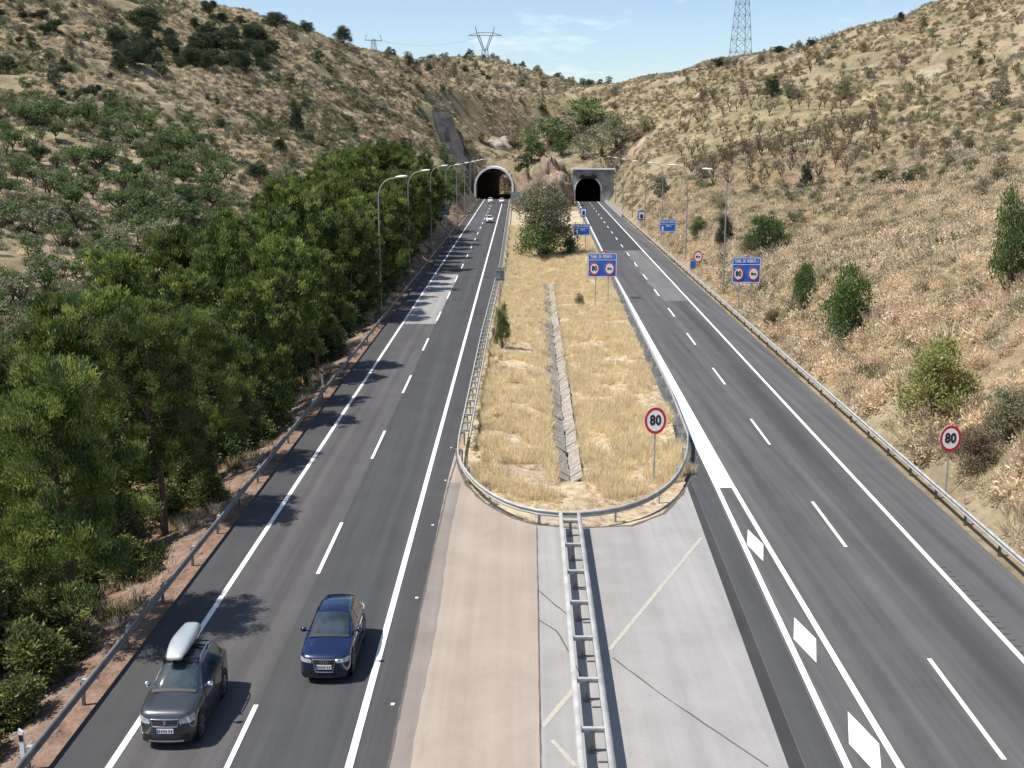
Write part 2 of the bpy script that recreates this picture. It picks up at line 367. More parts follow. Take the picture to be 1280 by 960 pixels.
def height(X, Y):
    X = np.asarray(X, float); Y = np.asarray(Y, float)
    xl = -14.3; xr = r_rail(np.minimum(Y, 400)) + .9
    yend = np.interp(X, [2, 14], [Y_LP + 3, Y_RP + 2])
    dxl = np.maximum(xl - X, 0); dxr = np.maximum(X - xr, 0); dy = np.maximum(Y - yend, 0)
    dside = dxl + dxr; d = np.hypot(dside, dy)
    base = np.clip(tps(X, Y), -3, 105)
    rough = fbm(X, Y, 14, 5, 3) * 1.3 + fbm(X, Y, 60, 3, 9) * 2.5
    base = base + rough * sstep(3, 30, d)
    ter = np.sin(base * 2 * math.pi / 6.5) * .75 * sstep(12, 25, base) * ((X > 30) | (X < -45))
    base = base + ter
    k = np.where(dy > dside, 1.6, np.where(X < 0, .85 + .5 * sstep(270, 360, Y), .95 + .9 * sstep(250, 340, Y)))
    k = k * (1 + .25 * fbm(X, Y, 9, 3, 21))
    z = np.clip(base, -.35 * d, k * d)
    rk = sstep(1.0, 4, d) * sstep(24, 12, d) * sstep(265, 320, Y)
    z = z + rk * (fbm(X, Y + z, 5, 4, 41) * 1.5 + np.abs(fbm(X, Y, 3, 3, 47)) * .8)
    # open cut behind the left tunnel tube, where the road bends on
    axp = -8.1 + np.maximum(Y - 415, 0) ** 2 * .0034
    dp = np.hypot(np.maximum(np.abs(X - axp) - 7.2, 0), np.maximum(np.abs(Y - 481) - 19, 0))
    z = np.where((Y > 440) & (dp < 40), np.minimum(z, 1.3 * dp), z)
    # the strip between the roads and the roads themselves
    inside = d <= 0
    ml, mr = m_rail_l(Y) + .5, m_rail_r(Y) - .4
    t = np.clip((X - ml) / np.maximum(mr - ml, 1e-3), 0, 1)
    bowl = -.45 * np.sin(math.pi * t) ** 1 * sstep(48, 62, Y)
    dd = np.abs(X - ditch_x(Y)); bowl = bowl - .85 * np.clip(1.15 - dd / .95, 0, 1) * (Y > 57) * (Y < 185)
    med = (X > ml) & (X < mr) & (Y > 47)
    zin = np.where(med, -.05 + bowl + .05 * fbm(X, Y, 2.5, 3, 5) * sstep(0, .1, t) * sstep(1, .9, t), -.20)
    return np.where(inside, zin, np.where(d > 0, z - .06, z))
def axis_pts(segs):
    o = []
    for a, b, st in segs: o += list(np.arange(a, b, st))
    return np.array(o + [segs[-1][1]])
xs = axis_pts([(-900, -400, 50), (-400, -200, 6), (-200, -60, 2.0), (-60, -14, .8), (-14, 26, .5), (26, 60, .8), (60, 170, 2.0), (170, 400, 6), (400, 900, 50)])
ys = axis_pts([(-60, 10, 5), (10, 130, .9), (130, 300, 1.5), (300, 500, 1.6), (500, 720, 4), (720, 1000, 12), (1000, 2400, 100)])
GX, GY = np.meshgrid(xs, ys); GZ = height(GX, GY)
nx, ny = len(xs), len(ys)
idx = np.arange(nx * ny).reshape(ny, nx)
Fq = np.stack([idx[:-1, :-1], idx[:-1, 1:], idx[1:, 1:], idx[1:, :-1]], -1).reshape(-1, 4)
cxq = (GX[:-1, :-1] + GX[1:, 1:]).ravel() / 2; cyq = (GY[:-1, :-1] + GY[1:, 1:]).ravel() / 2; czq = GZ[:-1, :-1].ravel()
ax_l = lambda Y: -8.1 + np.maximum(Y - 415, 0) ** 2 * .0034
def tube_r(y0, x): return 0
zmaxq = np.maximum.reduce([GZ[:-1, :-1], GZ[1:, :-1], GZ[:-1, 1:], GZ[1:, 1:]]).ravel()
zminq = np.minimum.reduce([GZ[:-1, :-1], GZ[1:, :-1], GZ[:-1, 1:], GZ[1:, 1:]]).ravel()
arch_l = np.sqrt(np.clip(6.4 ** 2 - (cxq - ax_l(cyq)) ** 2, 0, None))
hole = (cyq > Y_LP - 1) & (cyq < 463.5) & (np.abs(cxq - ax_l(cyq)) < 6.4) & (zminq < 4.8 + arch_l) & (zmaxq < 11.5) & (zmaxq > -.1)
XRP = (r_left(Y_RP) + r_right(Y_RP)) / 2
hole |= (cyq > Y_RP - 1) & (cyq < Y_RP + 14) & (np.abs(cxq - XRP) < 5.2) & (zminq < 9) & (zmaxq > -.1)
Fq = Fq[~hole]
left_w = sstep(-14, -30, GX); 
def ground_mat():
    m, nt, b = new_mat('dry hillside soil and grass', .95, 0, .15); p = position(nt)
    big = noise(nt, p, .018, 6, .6); mid = noise(nt, p, .16, 7, .65); fine = noise(nt, p, 1.4, 6, .7)
    grass = ramp(nt, mid, [(.28, (.12, .095, .056)), (.45, (.21, .17, .10)), (.6, (.33, .27, .165)), (.78, (.46, .39, .25))])
    earth = ramp(nt, mid, [(.3, (.15, .112, .075)), (.5, (.27, .21, .14)), (.72, (.42, .345, .25))])
    c = mixc(nt, ramp(nt, big, [(.42, (0, 0, 0)), (.6, (1, 1, 1))]), grass, earth)
    gr = mixc(nt, ramp(nt, noise(nt, p, .05, 7, .7), [(.48, (0, 0, 0)), (.66, (.75, .75, .75))]), c, ramp(nt, fine, [(.3, (.10, .10, .055)), (.7, (.21, .19, .11))]))
    c = mixc(nt, .45, gr, ramp(nt, fine, [(.28, (.40, .38, .36)), (.52, (1, 1, 1)), (.75, (1, 1, 1))]), 'MULTIPLY')
    # straw litter in the central strip
    st = mixc(nt, ramp(nt, mid, [(.40, (0, 0, 0)), (.62, (1, 1, 1))]), ramp(nt, fine, [(.3, (.28, .215, .135)), (.5, (.48, .39, .25)), (.72, (.64, .54, .38))]), ramp(nt, fine, [(.3, (.22, .17, .12)), (.5, (.38, .31, .23)), (.72, (.54, .46, .36))]))
    c = mixc(nt, attr(nt, 'median'), c, st)
    # reddish bare bank beside the left guard rail
    c = mixc(nt, attr(nt, 'bank'), c, ramp(nt, fine, [(.3, (.13, .08, .055)), (.6, (.26, .175, .13)), (.8, (.42, .34, .28))]))
    nt.links.new(c, b.inputs['Base Color']); bump(nt, b, fine, .9, .25)
    return m
M['ground'] = ground_mat()
med_a = ((GX > m_rail_l(GY) + .2) & (GX < m_rail_r(GY)) & (GY > 46) & (GY < 330)).astype(float)
bank_a = (sstep(-22, -17, GX) * (GX < -13) * (GY < 330)).astype(float)
terr = np_mesh('hillside_terrain', np.stack([GX, GY, GZ], -1).reshape(-1, 3), Fq, [M['ground']], smooth=True, attrs={'median': med_a.ravel(), 'bank': bank_a.ravel()})
tag(link('hillside_terrain', terr), 'dry hillsides and verges around the two roads', None, None, 'structure')
def hz(x, y): return float(height(np.array([x]), np.array([y]))[0])
def bil(X, Y):
    X = np.asarray(X, float); Y = np.asarray(Y, float)
    i = np.clip(np.searchsorted(xs, X) - 1, 0, nx - 2); j = np.clip(np.searchsorted(ys, Y) - 1, 0, ny - 2)
    u = (X - xs[i]) / (xs[i + 1] - xs[i]); v = (Y - ys[j]) / (ys[j + 1] - ys[j])
    return (GZ[j, i] * (1 - u) + GZ[j, i + 1] * u) * (1 - v) + (GZ[j + 1, i] * (1 - u) + GZ[j + 1, i + 1] * u) * v
def cast(px, py, dmin=25):
    """where the sight line through this point of the photograph meets the land"""
    d = ray(px, py); D = np.concatenate([np.arange(dmin, 300, .5), np.arange(300, 900, 1.0)]); t = D / d[1]
    z = CAM_H + d[2] * t; h = bil(d[0] * t, D); k = np.argmax(h >= z)
    if h[k] < z[k]: return None
    return float(d[0] * t[k]), float(D[k]), float(h[k])
def visible(P):
    """is a point of the land in the open, seen from the bridge"""
    P = np.atleast_2d(P); s = np.linspace(.05, .985, 60)[None, :, None]; C = np.array([0, 0, CAM_H])
    Q = C + (P[:, None] - C) * s
    return (bil(Q[..., 0], Q[..., 1]) < Q[..., 2] + .3).all(1)

# ------------------------------------------------------------------ roads
def strip(name, fl, fr, y0, y1, z, mat, parent=None, n=24):
    Y = np.linspace(y0, y1, n); V = []; F = []
    for i, y in enumerate(Y):
        V += [(float(fl(y)), y, z), (float(fr(y)), y, z)]
        if i: F.append((2 * i - 2, 2 * i - 1, 2 * i + 1, 2 * i))
    me = bpy.data.meshes.new(name); me.from_pydata(V, [], F); me.materials.append(mat); me.update()
    o = link(name, me, parent)
    return o
c_ = lambda v: (lambda Y: v)
bend = lambda v: (lambda Y: v + max(Y - 415, 0) ** 2 * .0034)
road_l = tag(strip('left_carriageway', bend(-13.2), lambda Y: np.interp(Y, [55, 62, 170], [-3.62, -3.55, -2.75]) + max(Y - 415, 0) ** 2 * .0034, -60, 542, 0.0, M['asph_shoulder'], n=240), 'two-lane road coming out of the left tunnel', None, None, 'structure')
strip('asphalt_lane', bend(-11.6), bend(-8.12), -60, 480, .004, M['asph_old'], road_l, 60)
strip('asphalt_lane', bend(-8.12), bend(-4.3), -60, 480, .004, M['asph_new'], road_l, 60)
Yp = [G(540, 343)[1], G(520, 405)[1], G(540, 322)[1], G(540, 333)[1]]
strip('pale_patch', c_(-11.35), c_(-8.1), Yp[1], Yp[0], .008, M['asph_pale'], road_l, 4)
strip('dark_patch', c_(-13.1), c_(-8.1), Yp[0] + .1, Yp[0] + 14, .008, M['asph_dark_r'], road_l, 4)
strip('dark_patch', c_(-7.6), c_(-6.0), 163, 164.2, .008, M['asph_dark_r'], road_l, 4)
strip('dark_patch', c_(-7.4), c_(-6.2), 128, 129, .008, M['asph_dark_r'], road_l, 4)
strip('edge_line', bend(L_LINE - .1), bend(L_LINE + .1), -60, 416, .012, M['white'], road_l, 60)
strip('edge_line', bend(L_RIGHT - .11), bend(L_RIGHT + .11), -60, 416, .012, M['white'], road_l, 60)
dash_me = None
def dash(me, x, y, rz, parent, name='lane_dash'):
    o = link(name, me, parent); o.location = (x, y, 0); o.rotation_euler = (0, 0, rz); return o
dm = MB().sheet([(-.075, -6.4), (.075, -6.4), (.075, 0), (-.075, 0)], .012).mesh('lane_dash', M['white'])
for k in range(-3, 22): dash(dm, L_DASH, 31.7 + 17.37 * k, 0, road_l)
road_r = tag(strip('right_carriageway', lambda Y: np.interp(Y, [-60, 28, 56, 70, 390], [6.2, 7.8, 9.0, 10.2, 21.0]), r_pave, -60, 450, 0.0, M['asph_right'], n=200), 'two-lane road going into the right tunnel', None, None, 'structure')
gl = lambda Y: np.interp(Y, [-60, 28.16, 54.7, 102.6, 160, 390], [6.2, 9.38, 10.42, 12.1, 14.05, 21.75])
Yd = G(800, 313)[1]; Ye = G(840, 376)[1]
strip('dark_patch', lambda Y: r_left(Y) - .2, lambda Y: r_right(Y) + .2, Yd, 445, .004, M['asph_dark_r'], road_r)
strip('pale_patch', lambda Y: r_dash(Y) - .1 + .25 * math.sin(Y * .55), lambda Y: r_right(Y) - .1, Ye, Yd - .1, .004, M['asph_pale_r'], road_r)
strip('grey_patch', lambda Y: r_left(Y) + .2, lambda Y: r_dash(Y) - .3 + .25 * math.sin(Y * .55), Ye + 6, Yd - .1, .004, M['asph_old'], road_r)
gx, gy = G(794, 372)
strip('drain_grate', c_(gx - .6), c_(gx + .6), gy - 1.6, gy + 1.0, .008, M['asph_edge'], road_r, 2)
strip('seal_edge', lambda Y: np.interp(Y, [-60, 28, 56, 70], [6.0, 7.7, 8.95, 10.15]), lambda Y: np.interp(Y, [-60, 28, 56, 70], [6.0, 7.7, 8.95, 10.15]) + np.interp(Y, [0, 40, 70], [.55, .42, .2]), -20, 68, .004, M['asph_edge'], road_r, 120)
strip('dark_shoulder', lambda Y: np.interp(Y, [-60, 28, 56, 70], [6.0, 7.7, 8.95, 10.15]) + np.interp(Y, [0, 40, 70], [.6, .45, .22]), lambda Y: gl(Y) - .2, -60, 66, .002, M['asph_new'], road_r, 40)
strip('edge_line', lambda Y: r_right(Y) - .1, lambda Y: r_right(Y) + .1, -60, 445, .012, M['white'], road_r, 60)
strip('edge_line', lambda Y: gl(Y) - .11, lambda Y: gl(Y) + .11, -60, 54.6, .012, M['white'], road_r, 30)
gr = lambda Y: np.interp(Y, [-60, 28.16, 50.7, 55.0], [10.6, 10.85, 11.2, 11.28])
strip('edge_line', lambda Y: gr(Y) - .11, lambda Y: gr(Y) + .11, -60, 54.6, .012, M['white'], road_r, 30)
strip('gore_wedge', lambda Y: gl(Y) - .11, lambda Y: max(gr(55) + .1 + (Y - 55) * .026, gl(Y) + .11), 54.6, 445, .012, M['white'], road_r, 120)
for (px, py, hl, hw) in [(944, 681, 2.0, .36), (1006, 799, 1.85, .40), (1080, 930, 1.9, .44), (1150, 1075, 1.9, .46)]:
    x, y = G(px, py); a = .045
    MB().sheet([(x - hl * a, y - hl), (x + hw, y), (x + hl * a, y + hl), (x - hw, y)], .012).build('diamond_mark', M['white'], road_r)
for k in range(-3, 22):
    y = 35.0 + 17.3 * k; dash(dm, r_dash(y), y, -.0321, road_r)
rm = MB()
for k in range(60): rm.box((r_right(14 + k * .5) + .28, 14 + k * .5, .006), (.26, .07, .012))
rm.build('rumble_strip', M['asph_new'], road_r)

def w_(pts, z=0.0): return [G(*p, z) for p in pts]
UE = w_([(570, 560), (574, 585), (583, 605), (605, 628), (640, 647), (672, 656)])
UE2 = w_([(672, 656), (720, 660), (790, 657), (830, 642), (852, 618), (862, 598)])
beige = UE + [(.68, 28), (.6, 0), (.6, -60), (-3.62, -60), (-3.62, 55)]
grey = UE2 + [(9.0, 55.5), (7.75, 28), (6.1, -60), (.6, -60), (.6, 0), (.68, 28)]
apron = tag(MB().sheet(beige[::-1], -.008).build('median_crossover', M['apron_beige']), 'paved crossover between the two roads', None, None, 'structure')
MB().sheet(grey[::-1], -.006).build('grey_pavement', M['apron_grey'], apron)
def ribbon(name, pts, wd, z, mat, parent, jit=0.0):
    P = []
    for a, b in zip(pts[:-1], pts[1:]):
        n = max(2, int(math.dist(a, b) / .5))
        for k in range(n): t = k / n; P.append((a[0] + (b[0] - a[0]) * t, a[1] + (b[1] - a[1]) * t))
    P.append(pts[-1]); P = np.array(P)
    if jit: P[1:-1] += RNG.normal(0, jit, P[1:-1].shape)
    T = np.gradient(P, axis=0); T /= np.linalg.norm(T, axis=1)[:, None] + 1e-9; N = np.stack([-T[:, 1], T[:, 0]], 1)
    wv = wd * (RNG.uniform(.6, 1.4, len(P)) if jit else np.ones(len(P)))
    A, B = P + N * wv[:, None] / 2, P - N * wv[:, None] / 2; V = []; F = []
    for i in range(len(P)):
        V += [(*A[i], z), (*B[i], z)]
        if i: F.append((2 * i - 2, 2 * i - 1, 2 * i + 1, 2 * i))
    return MB().add(V, F).build(name, mat, parent)
ribbon('crack', [(-3.55, 14), (-3.6, 28), (-3.6, 44), (-3.5, 55), (-3.35, 60)], .07, .006, M['crack'], apron, .012)
strip('seam_band', lambda Y: -3.60 + .02 * math.sin(Y * 3.1), lambda Y: -2.95 + .05 * math.sin(Y * .37) + .02 * math.sin(Y * 2.9), -40, 55.5, -.002, M['seam_band'], apron, 200)
ribbon('joint', w_([(671, 658), (673, 760), (676, 960)]) + [(.6, 10)], .05, .002, M['crack'], apron, .004)
ribbon('crack', w_([(672, 737), (711, 770)]), .06, .002, M['crack'], apron, .01)
ribbon('crack', w_([(674, 775), (695, 788), (716, 822), (728, 850)]), .05, .002, M['crack'], apron, .014)
ribbon('crack', w_([(766, 822), (830, 870), (960, 958)]), .05, .002, M['crack'], apron, .014)
ribbon('yellow_line', w_([(877, 672), (762, 812)]), .16, .002, M['yellow'], apron)
ribbon('yellow_line', w_([(722, 856), (678, 908)]), .18, .002, M['yellow'], apron)
ribbon('yellow_line', w_([(690, 925), (720, 958)]), .14, .002, M['yellow'], apron)
ribbon('median_kerb_edge', [(p[0], p[1]) for p in UE + UE2[1:]], .16, .006, M['crack'], apron, .014)

# ------------------------------------------------------------------ road studs
stud = MB(); stud.box((0, 0, .02), (.12, .12, .03)); stud.box((0, -.03, .04), (.10, .05, .02)); stud_me = stud.mesh('road_stud', M['sign_white'])
for n_, (px, py) in enumerate([(541, 657), (521, 748), (491, 881), (557, 601), (564, 560)]):
    o = link('road_stud', stud_me); x, y = G(px, py); o.location = (x, y, .0)
    tag(o, 'small white road stud beside the seam right of the left road edge line', 'road stud', 'road studs along the left road seam')

# ------------------------------------------------------------------ guard rails
def wbeam(path, zc, side, mat, name, parent, deep=1.0):
    """W profile swept along a plan path; side = +1 faces left of travel"""
    P = np.array(path, float); T = np.gradient(P, axis=0); T /= np.linalg.norm(T, axis=1)[:, None]; N = np.stack([-T[:, 1], T[:, 0]], 1) * side
    prof = [(-.002, -.155), (.03, -.15), (.075, -.11), (.08, -.06), (.01, -.02), (.01, .02), (.08, .06), (.075, .11), (.03, .15), (-.002, .155), (-.012, .15), (-.012, -.15)]
    rows = []
    for o_, z_ in prof + prof[:1]: rows.append(np.concatenate([P + N * o_ * deep, np.full((len(P), 1), zc + z_)], 1))
    mb = MB(); mb.grid(np.stack(rows, 0), True)
    return mb.build(name, mat, parent)
def resample(path, step):
    P = np.array(path, float); s = np.concatenate([[0], np.cumsum(np.linalg.norm(np.diff(P, axis=0), axis=1))]); n = max(2, int(s[-1] / step) + 1)
    t = np.linspace(0, s[-1], n); return np.stack([np.interp(t, s, P[:, 0]), np.interp(t, s, P[:, 1])], 1)
def smooth_path(path, it=3):
    P = np.array(path, float)
    for _ in range(it):
        Q = [P[0]]
        for a, b in zip(P[:-1], P[1:]): Q += [a * .75 + b * .25, a * .25 + b * .75]
        P = np.array(Q + [P[-1]])
    return P
post_mb = MB(); post_mb.box((0, -.045, .30), (.10, .006, 1.0)); post_mb.box((-.047, 0, .30), (.006, .09, 1.0)); post_mb.box((.047, 0, .30), (.006, .09, 1.0))
post_me = post_mb.mesh('post', M['galv']); post_dark = post_mb.mesh('post', M['rail_dark'])
blk = MB().box((0, 0, .62), (.14, .22, .16)).box((0, 0, .80), (.16, .03, .02)).mesh('spacer_block', M['galv'])
def guard_rail(label, path, side, off, step=4.0, mat='galv', postmat=None, zc=.62, name='guard_rail'):
    P = resample(path, 1.0); root = empty(name, (0, 0, 0), 0, label, 'guard rail')
    wbeam(P, zc, side, M[mat], 'beam', root)
    Q = resample(path, step); T = np.gradient(Q, axis=0)
    for i in range(len(Q)):
        a = math.atan2(T[i][1], T[i][0]); nx_, ny_ = -math.sin(a) * side, math.cos(a) * side
        o = link('post', postmat or post_me, root); x, y = Q[i][0] - nx_ * off, Q[i][1] - ny_ * off
        o.location = (x, y, max(min(hz(x, y), 0), -.3)); o.rotation_euler = (0, 0, a)
        b = link('spacer_block', blk, o); b.location = (nx_ * 0, 0, -o.location[2]); b.rotation_euler = (0, 0, 0)
        b.location = (0, side * off * .55, -o.location[2])
    return root
guard_rail('long steel guard rail along the tree-lined outer edge of the left road', [(-13.5, 8), (-13.5, 300), (-13.2, 405)], -1, .22, 4.0, 'rail_shade', post_dark)
# U shaped rail round the nose of the median
nose = [(-3.3, 63), (-3.25, 59), (-2.7, 55.5), (-1.6, 52.0), (-.1, 49.6), (1.2, 48.7), (2.5, 48.4), (4.0, 48.7), (5.9, 50.0), (7.8, 53.0), (9.3, 57.8), (10.15, 63)]
upath = [(float(m_rail_l(y)), y) for y in (400, 300, 200, 165, 130, 100, 80, 70)] + [tuple(p) for p in smooth_path(nose, 2)] + [(float(m_rail_r(y)), y) for y in (75, 90, 120, 160, 220, 300, 380)]
guard_rail('U-shaped steel guard rail wrapped round the dry grass median', upath, -1, .22)
# second face beside the left road (double barrier) with spacers
lad = empty('guard_rail', (0, 0, 0), 0, 'inner rail of the double barrier between the left road and the dry median', 'guard rail')
lp = [(float(m_rail_l(y)) + .62, y) for y in (62, 80, 100, 165, 300, 400)]
wbeam(resample(lp, 1.0), .62, 1, M['galv'], 'beam', lad)
spc = MB().box((0, 0, .66), (.56, .10, .14)).mesh('spacer', M['galv'])
for y in np.arange(64, 398, 2.0):
    o = link('spacer', spc, lad); o.location = (float(m_rail_l(y)) + .31, y, 0)
for y in np.arange(63, 398, 4.0):
    o = link('post', post_dark, lad); o.location = (float(m_rail_l(y)) + .52, y, -.1)
# foreground double barrier
cen = empty('central_barrier', (2.4, 20, 0), 0, 'double-sided steel barrier with ladder spacers on the paved crossover', 'guard rail')
def cx_(Y): return 2.2 + .0132 * (Y - 27)
for s_, d_ in ((-1, -.36), (1, .36)):
    pth = [(cx_(y) + d_ - 2.4, y - 20) for y in np.linspace(2, 48.2, 48)]
    wbeam(pth, .66, -s_, M['galv'], 'beam', cen, 1.9)
spc2 = MB().box((0, 0, .74), (.66, .12, .06)).box((0, 0, .66), (.66, .02, .12)).mesh('spacer', M['galv'])
cpost = MB().box((0, 0, .31), (.12, .10, .62)).box((0, 0, .01), (.25, .25, .02)).mesh('post', M['rail_dark'])
brk = MB().box((.22, 0, .60), (.26, .04, .05)).mesh('bracket', M['rail_dark'])
for k, y in enumerate(np.arange(4.6, 48.5, 3.05)):
    o = link('spacer', spc2, cen); o.location = (cx_(y) - 2.4, y - 20, 0)
    o = link('post', cpost, cen); o.location = (cx_(y) - 2.4, y - 20, 0)
    o = link('bracket', brk, cen); o.location = (cx_(y) - 2.4, y - 18.5, 0)
guard_rail('long steel guard rail along the outer edge of the right road below the dry bank', [(r_rail(y), y) for y in (5, 100, 200, 300, 388)], 1, .22, 4.0, 'galv', post_dark)
# low concrete kerb wall next to the right tunnel
kw = empty('barrier_wall', (0, 0, 0), 0, 'pale low concrete barrier leading into the right tunnel beside the outer lane', 'barrier')
for k in range(16):
    y = 300 + 5.6 * k; MB().prism([(-.28, 0), (.28, 0), (.12, .35), (.09, .85), (-.09, .85), (-.12, .35)], -2.75, 2.75).build('block', M['concrete'], kw).location = (r_pave(y) - .2, y, 0)

# ------------------------------------------------------------------ tunnels
def arch_pts(r, hstem, n=24):
    return [(r * math.cos(math.pi * k / n), hstem + r * math.sin(math.pi * k / n)) for k in range(n + 1)]
tl = empty('tunnel_portal', (-8.1, Y_LP, 0), 0, 'round left tunnel mouth with a pale concrete ring and traffic coming out', 'tunnel')
ro, ri, hs = 7.25, 6.55, 4.6
outer = [(ro, 0)] + arch_pts(ro, hs) + [(-ro, 0)]; inner = [(ri, 0)] + arch_pts(ri, hs) + [(-ri, 0)]
mb = MB(); n = len(outer)
vs = [(x, -3.5, z) for x, z in outer] + [(x, -3.5, z) for x, z in inner] + [(x, 16, z) for x, z in outer] + [(x, 0, z) for x, z in inner]
fs = []
for k in range(n - 1):
    fs += [(k, k + 1, n + k + 1, n + k), (2 * n + k, 2 * n + k + 1, k + 1, k), (n + k, n + k + 1, 3 * n + k + 1, 3 * n + k)]
mb.add(vs, fs, False); mb.build('portal_ring', M['concrete_w'], tl)
mb = MB(); rows = []
for y in np.linspace(0, 51, 14):
    dx = max(y - 3, 0) ** 2 * .0034; rows.append([(x + dx, y, z if z > 0 else -.15) for x, z in inner])
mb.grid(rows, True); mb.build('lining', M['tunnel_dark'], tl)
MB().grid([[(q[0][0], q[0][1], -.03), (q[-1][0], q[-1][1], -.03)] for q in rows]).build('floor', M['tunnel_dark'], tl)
mb = MB()
for k in range(9): mb.box((-4 + k, 1 + 0 * k, 10.2 - abs(k - 4) * .12), (.5, .6, .25))
mb.build('ceiling_lights', M['sign_back'], tl)
tr = empty('tunnel_portal', (XRP, Y_RP, 0), 0, 'right tunnel mouth in a flat pale concrete headwall', 'tunnel')
mb = MB(); ra, hsr = 4.4, 4.0
inner = [(ra, 0)] + arch_pts(ra, hsr, 20) + [(-ra, 0)]
pts_i = [(x, z) for x, z in inner]; outer = []
WX0, WX1, WZ = -5.6, 9.0, 11.0
for x, z in pts_i:
    if z <= hsr: outer.append((WX1 if x > 0 else WX0, z))
    else:
        a = math.atan2(z - hsr, x); t_ = min((WX1 if math.cos(a) > 0 else -WX0) / max(abs(math.cos(a)), 1e-6), (WZ - hsr) / max(math.sin(a), 1e-6)); outer.append((t_ * math.cos(a), hsr + t_ * math.sin(a)))
n = len(inner); vs = [(x, -1, z) for x, z in outer] + [(x, -1, z) for x, z in inner] + [(x, 1, z) for x, z in outer]
fs = []
for k in range(n - 1): fs += [(k, k + 1, n + k + 1, n + k), (2 * n + k, 2 * n + k + 1, k + 1, k)]
mb.add(vs, fs); mb.build('headwall', M['concrete'], tr)
MB().box(((WX0 + WX1) / 2, -.9, WZ + .25), (WX1 - WX0 + .6, 2.4, .5)).build('coping', M['concrete_w'], tr)
mb = MB(); mb.grid([[(x + max(y, 0) * .0325, y, z if z > 0 else -.15) for x, z in inner] for y in np.linspace(-1.0, 55, 8)], True)
mb.add([(x + 1.8, 55, z) for x, z in inner], [tuple(range(n))]); mb.grid([[(-4.6, 0, -.03), (4.6, 0, -.03)], [(-2.8, 55, -.03), (6.4, 55, -.03)]]); mb.build('lining', M['tunnel_dark'], tr)  # added dark sheet shuts the far end to keep the mouth dark
mb = MB(); mb.box((0, -1.35, 8.35), (6.0, .5, .9)); mb.box((-2.0, -1.45, 9.0), (1.2, .5, .5)); mb.box((2.0, -1.45, 9.0), (1.2, .5, .5)); mb.build('signal_gantry', M['trim'], tr)
mb = MB(); mb.add([(x * 1.0, -1.02, z) for x, z in arch_pts(4.85, hsr, 20)] + [(x, -1.02, z) for x, z in arch_pts(4.42, hsr, 20)], [(k, k + 1, 22 + k, 21 + k) for k in range(20)]); mb.build('arch_trim', M['concrete_w'], tr)

# ------------------------------------------------------------------ rocks
def rock(name, label, c, rad, seed, mat, lump=.35, n=44):
    u = np.linspace(0, 2 * math.pi, n + 1)[:-1]; v = np.linspace(0, math.pi * .62, n // 2)
    UU, VV = np.meshgrid(u, v); X = np.sin(VV) * np.cos(UU); Y = np.sin(VV) * np.sin(UU); Z = np.sign(np.cos(VV)) * np.abs(np.cos(VV)) ** .5
    q = 1 + lump * fbm(X * 2 + seed + Z * 1.2, Y * 2 + Z * 2.1, 1.3, 5, seed) - .12 * np.abs(fbm(X * 9 + Z * 5, Y * 9 - Z * 4, 1.1, 3, seed + 7)) - .10 * ((Z * 5.5 + X * 1.2 + .8 * fbm(X * 4, Y * 4, 1, 2, seed + 3)) % 1.0)
    q = np.clip(q, .72, 1.22); V = np.stack([X * q * rad[0], Y * q * rad[1], np.maximum(Z * q, -.25) * rad[2]], -1).reshape(-1, 3)
    F = []; m = n
    for i in range(len(v) - 1):
        for j in range(n): F.append((i * m + j, (i + 1) * m + j, (i + 1) * m + (j + 1) % m, i * m + (j + 1) % m))
    o = link(name, np_mesh(name, V, F, [mat], smooth=False)); o.location = c
    return tag(o, label, 'rock')
rock('rock_outcrop', 'rounded rock boulder low in front of the outcrop between the tunnels', (13.5, 362, -.5), (5.0, 7, 10.5), 31, M['rock'], .45)
rock('rock_outcrop', 'tall brown rock outcrop standing between the two tunnel mouths', (11.6, 376, -.5), (6.4, 12, 14.6), 3, M['rock'], .5)
rock('rock_outcrop', 'low brown rock shoulder left of the outcrop between the tunnels', (5.4, 385, -.5), (5.2, 10, 12.0), 8, M['rock'], .5)
p = cast(622, 186); 
if p: rock('pale_rock', 'pale bare rock face above the left tunnel', (p[0], p[1] + 4, p[2] - 5.5), (8.5, 6, 9.0), 15, M['rock_pale'], .3)
# sprayed-concrete cut face up-left of the left tunnel, its shade painted dark
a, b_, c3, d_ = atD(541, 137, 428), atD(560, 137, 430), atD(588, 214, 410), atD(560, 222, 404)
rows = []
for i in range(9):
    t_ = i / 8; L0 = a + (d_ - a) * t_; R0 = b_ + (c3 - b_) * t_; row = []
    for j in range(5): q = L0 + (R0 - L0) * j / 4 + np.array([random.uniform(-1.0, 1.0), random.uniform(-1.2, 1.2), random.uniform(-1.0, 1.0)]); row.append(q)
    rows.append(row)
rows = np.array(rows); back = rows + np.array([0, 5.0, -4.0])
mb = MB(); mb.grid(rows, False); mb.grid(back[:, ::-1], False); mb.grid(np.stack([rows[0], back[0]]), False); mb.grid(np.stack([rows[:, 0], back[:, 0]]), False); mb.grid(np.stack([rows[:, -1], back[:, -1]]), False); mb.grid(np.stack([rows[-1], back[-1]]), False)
tag(mb.build('cut_face', M['shotcrete_shade']), 'steep sprayed-concrete cut face, shade painted dark grey, on the slope left of the left tunnel', 'cut face')

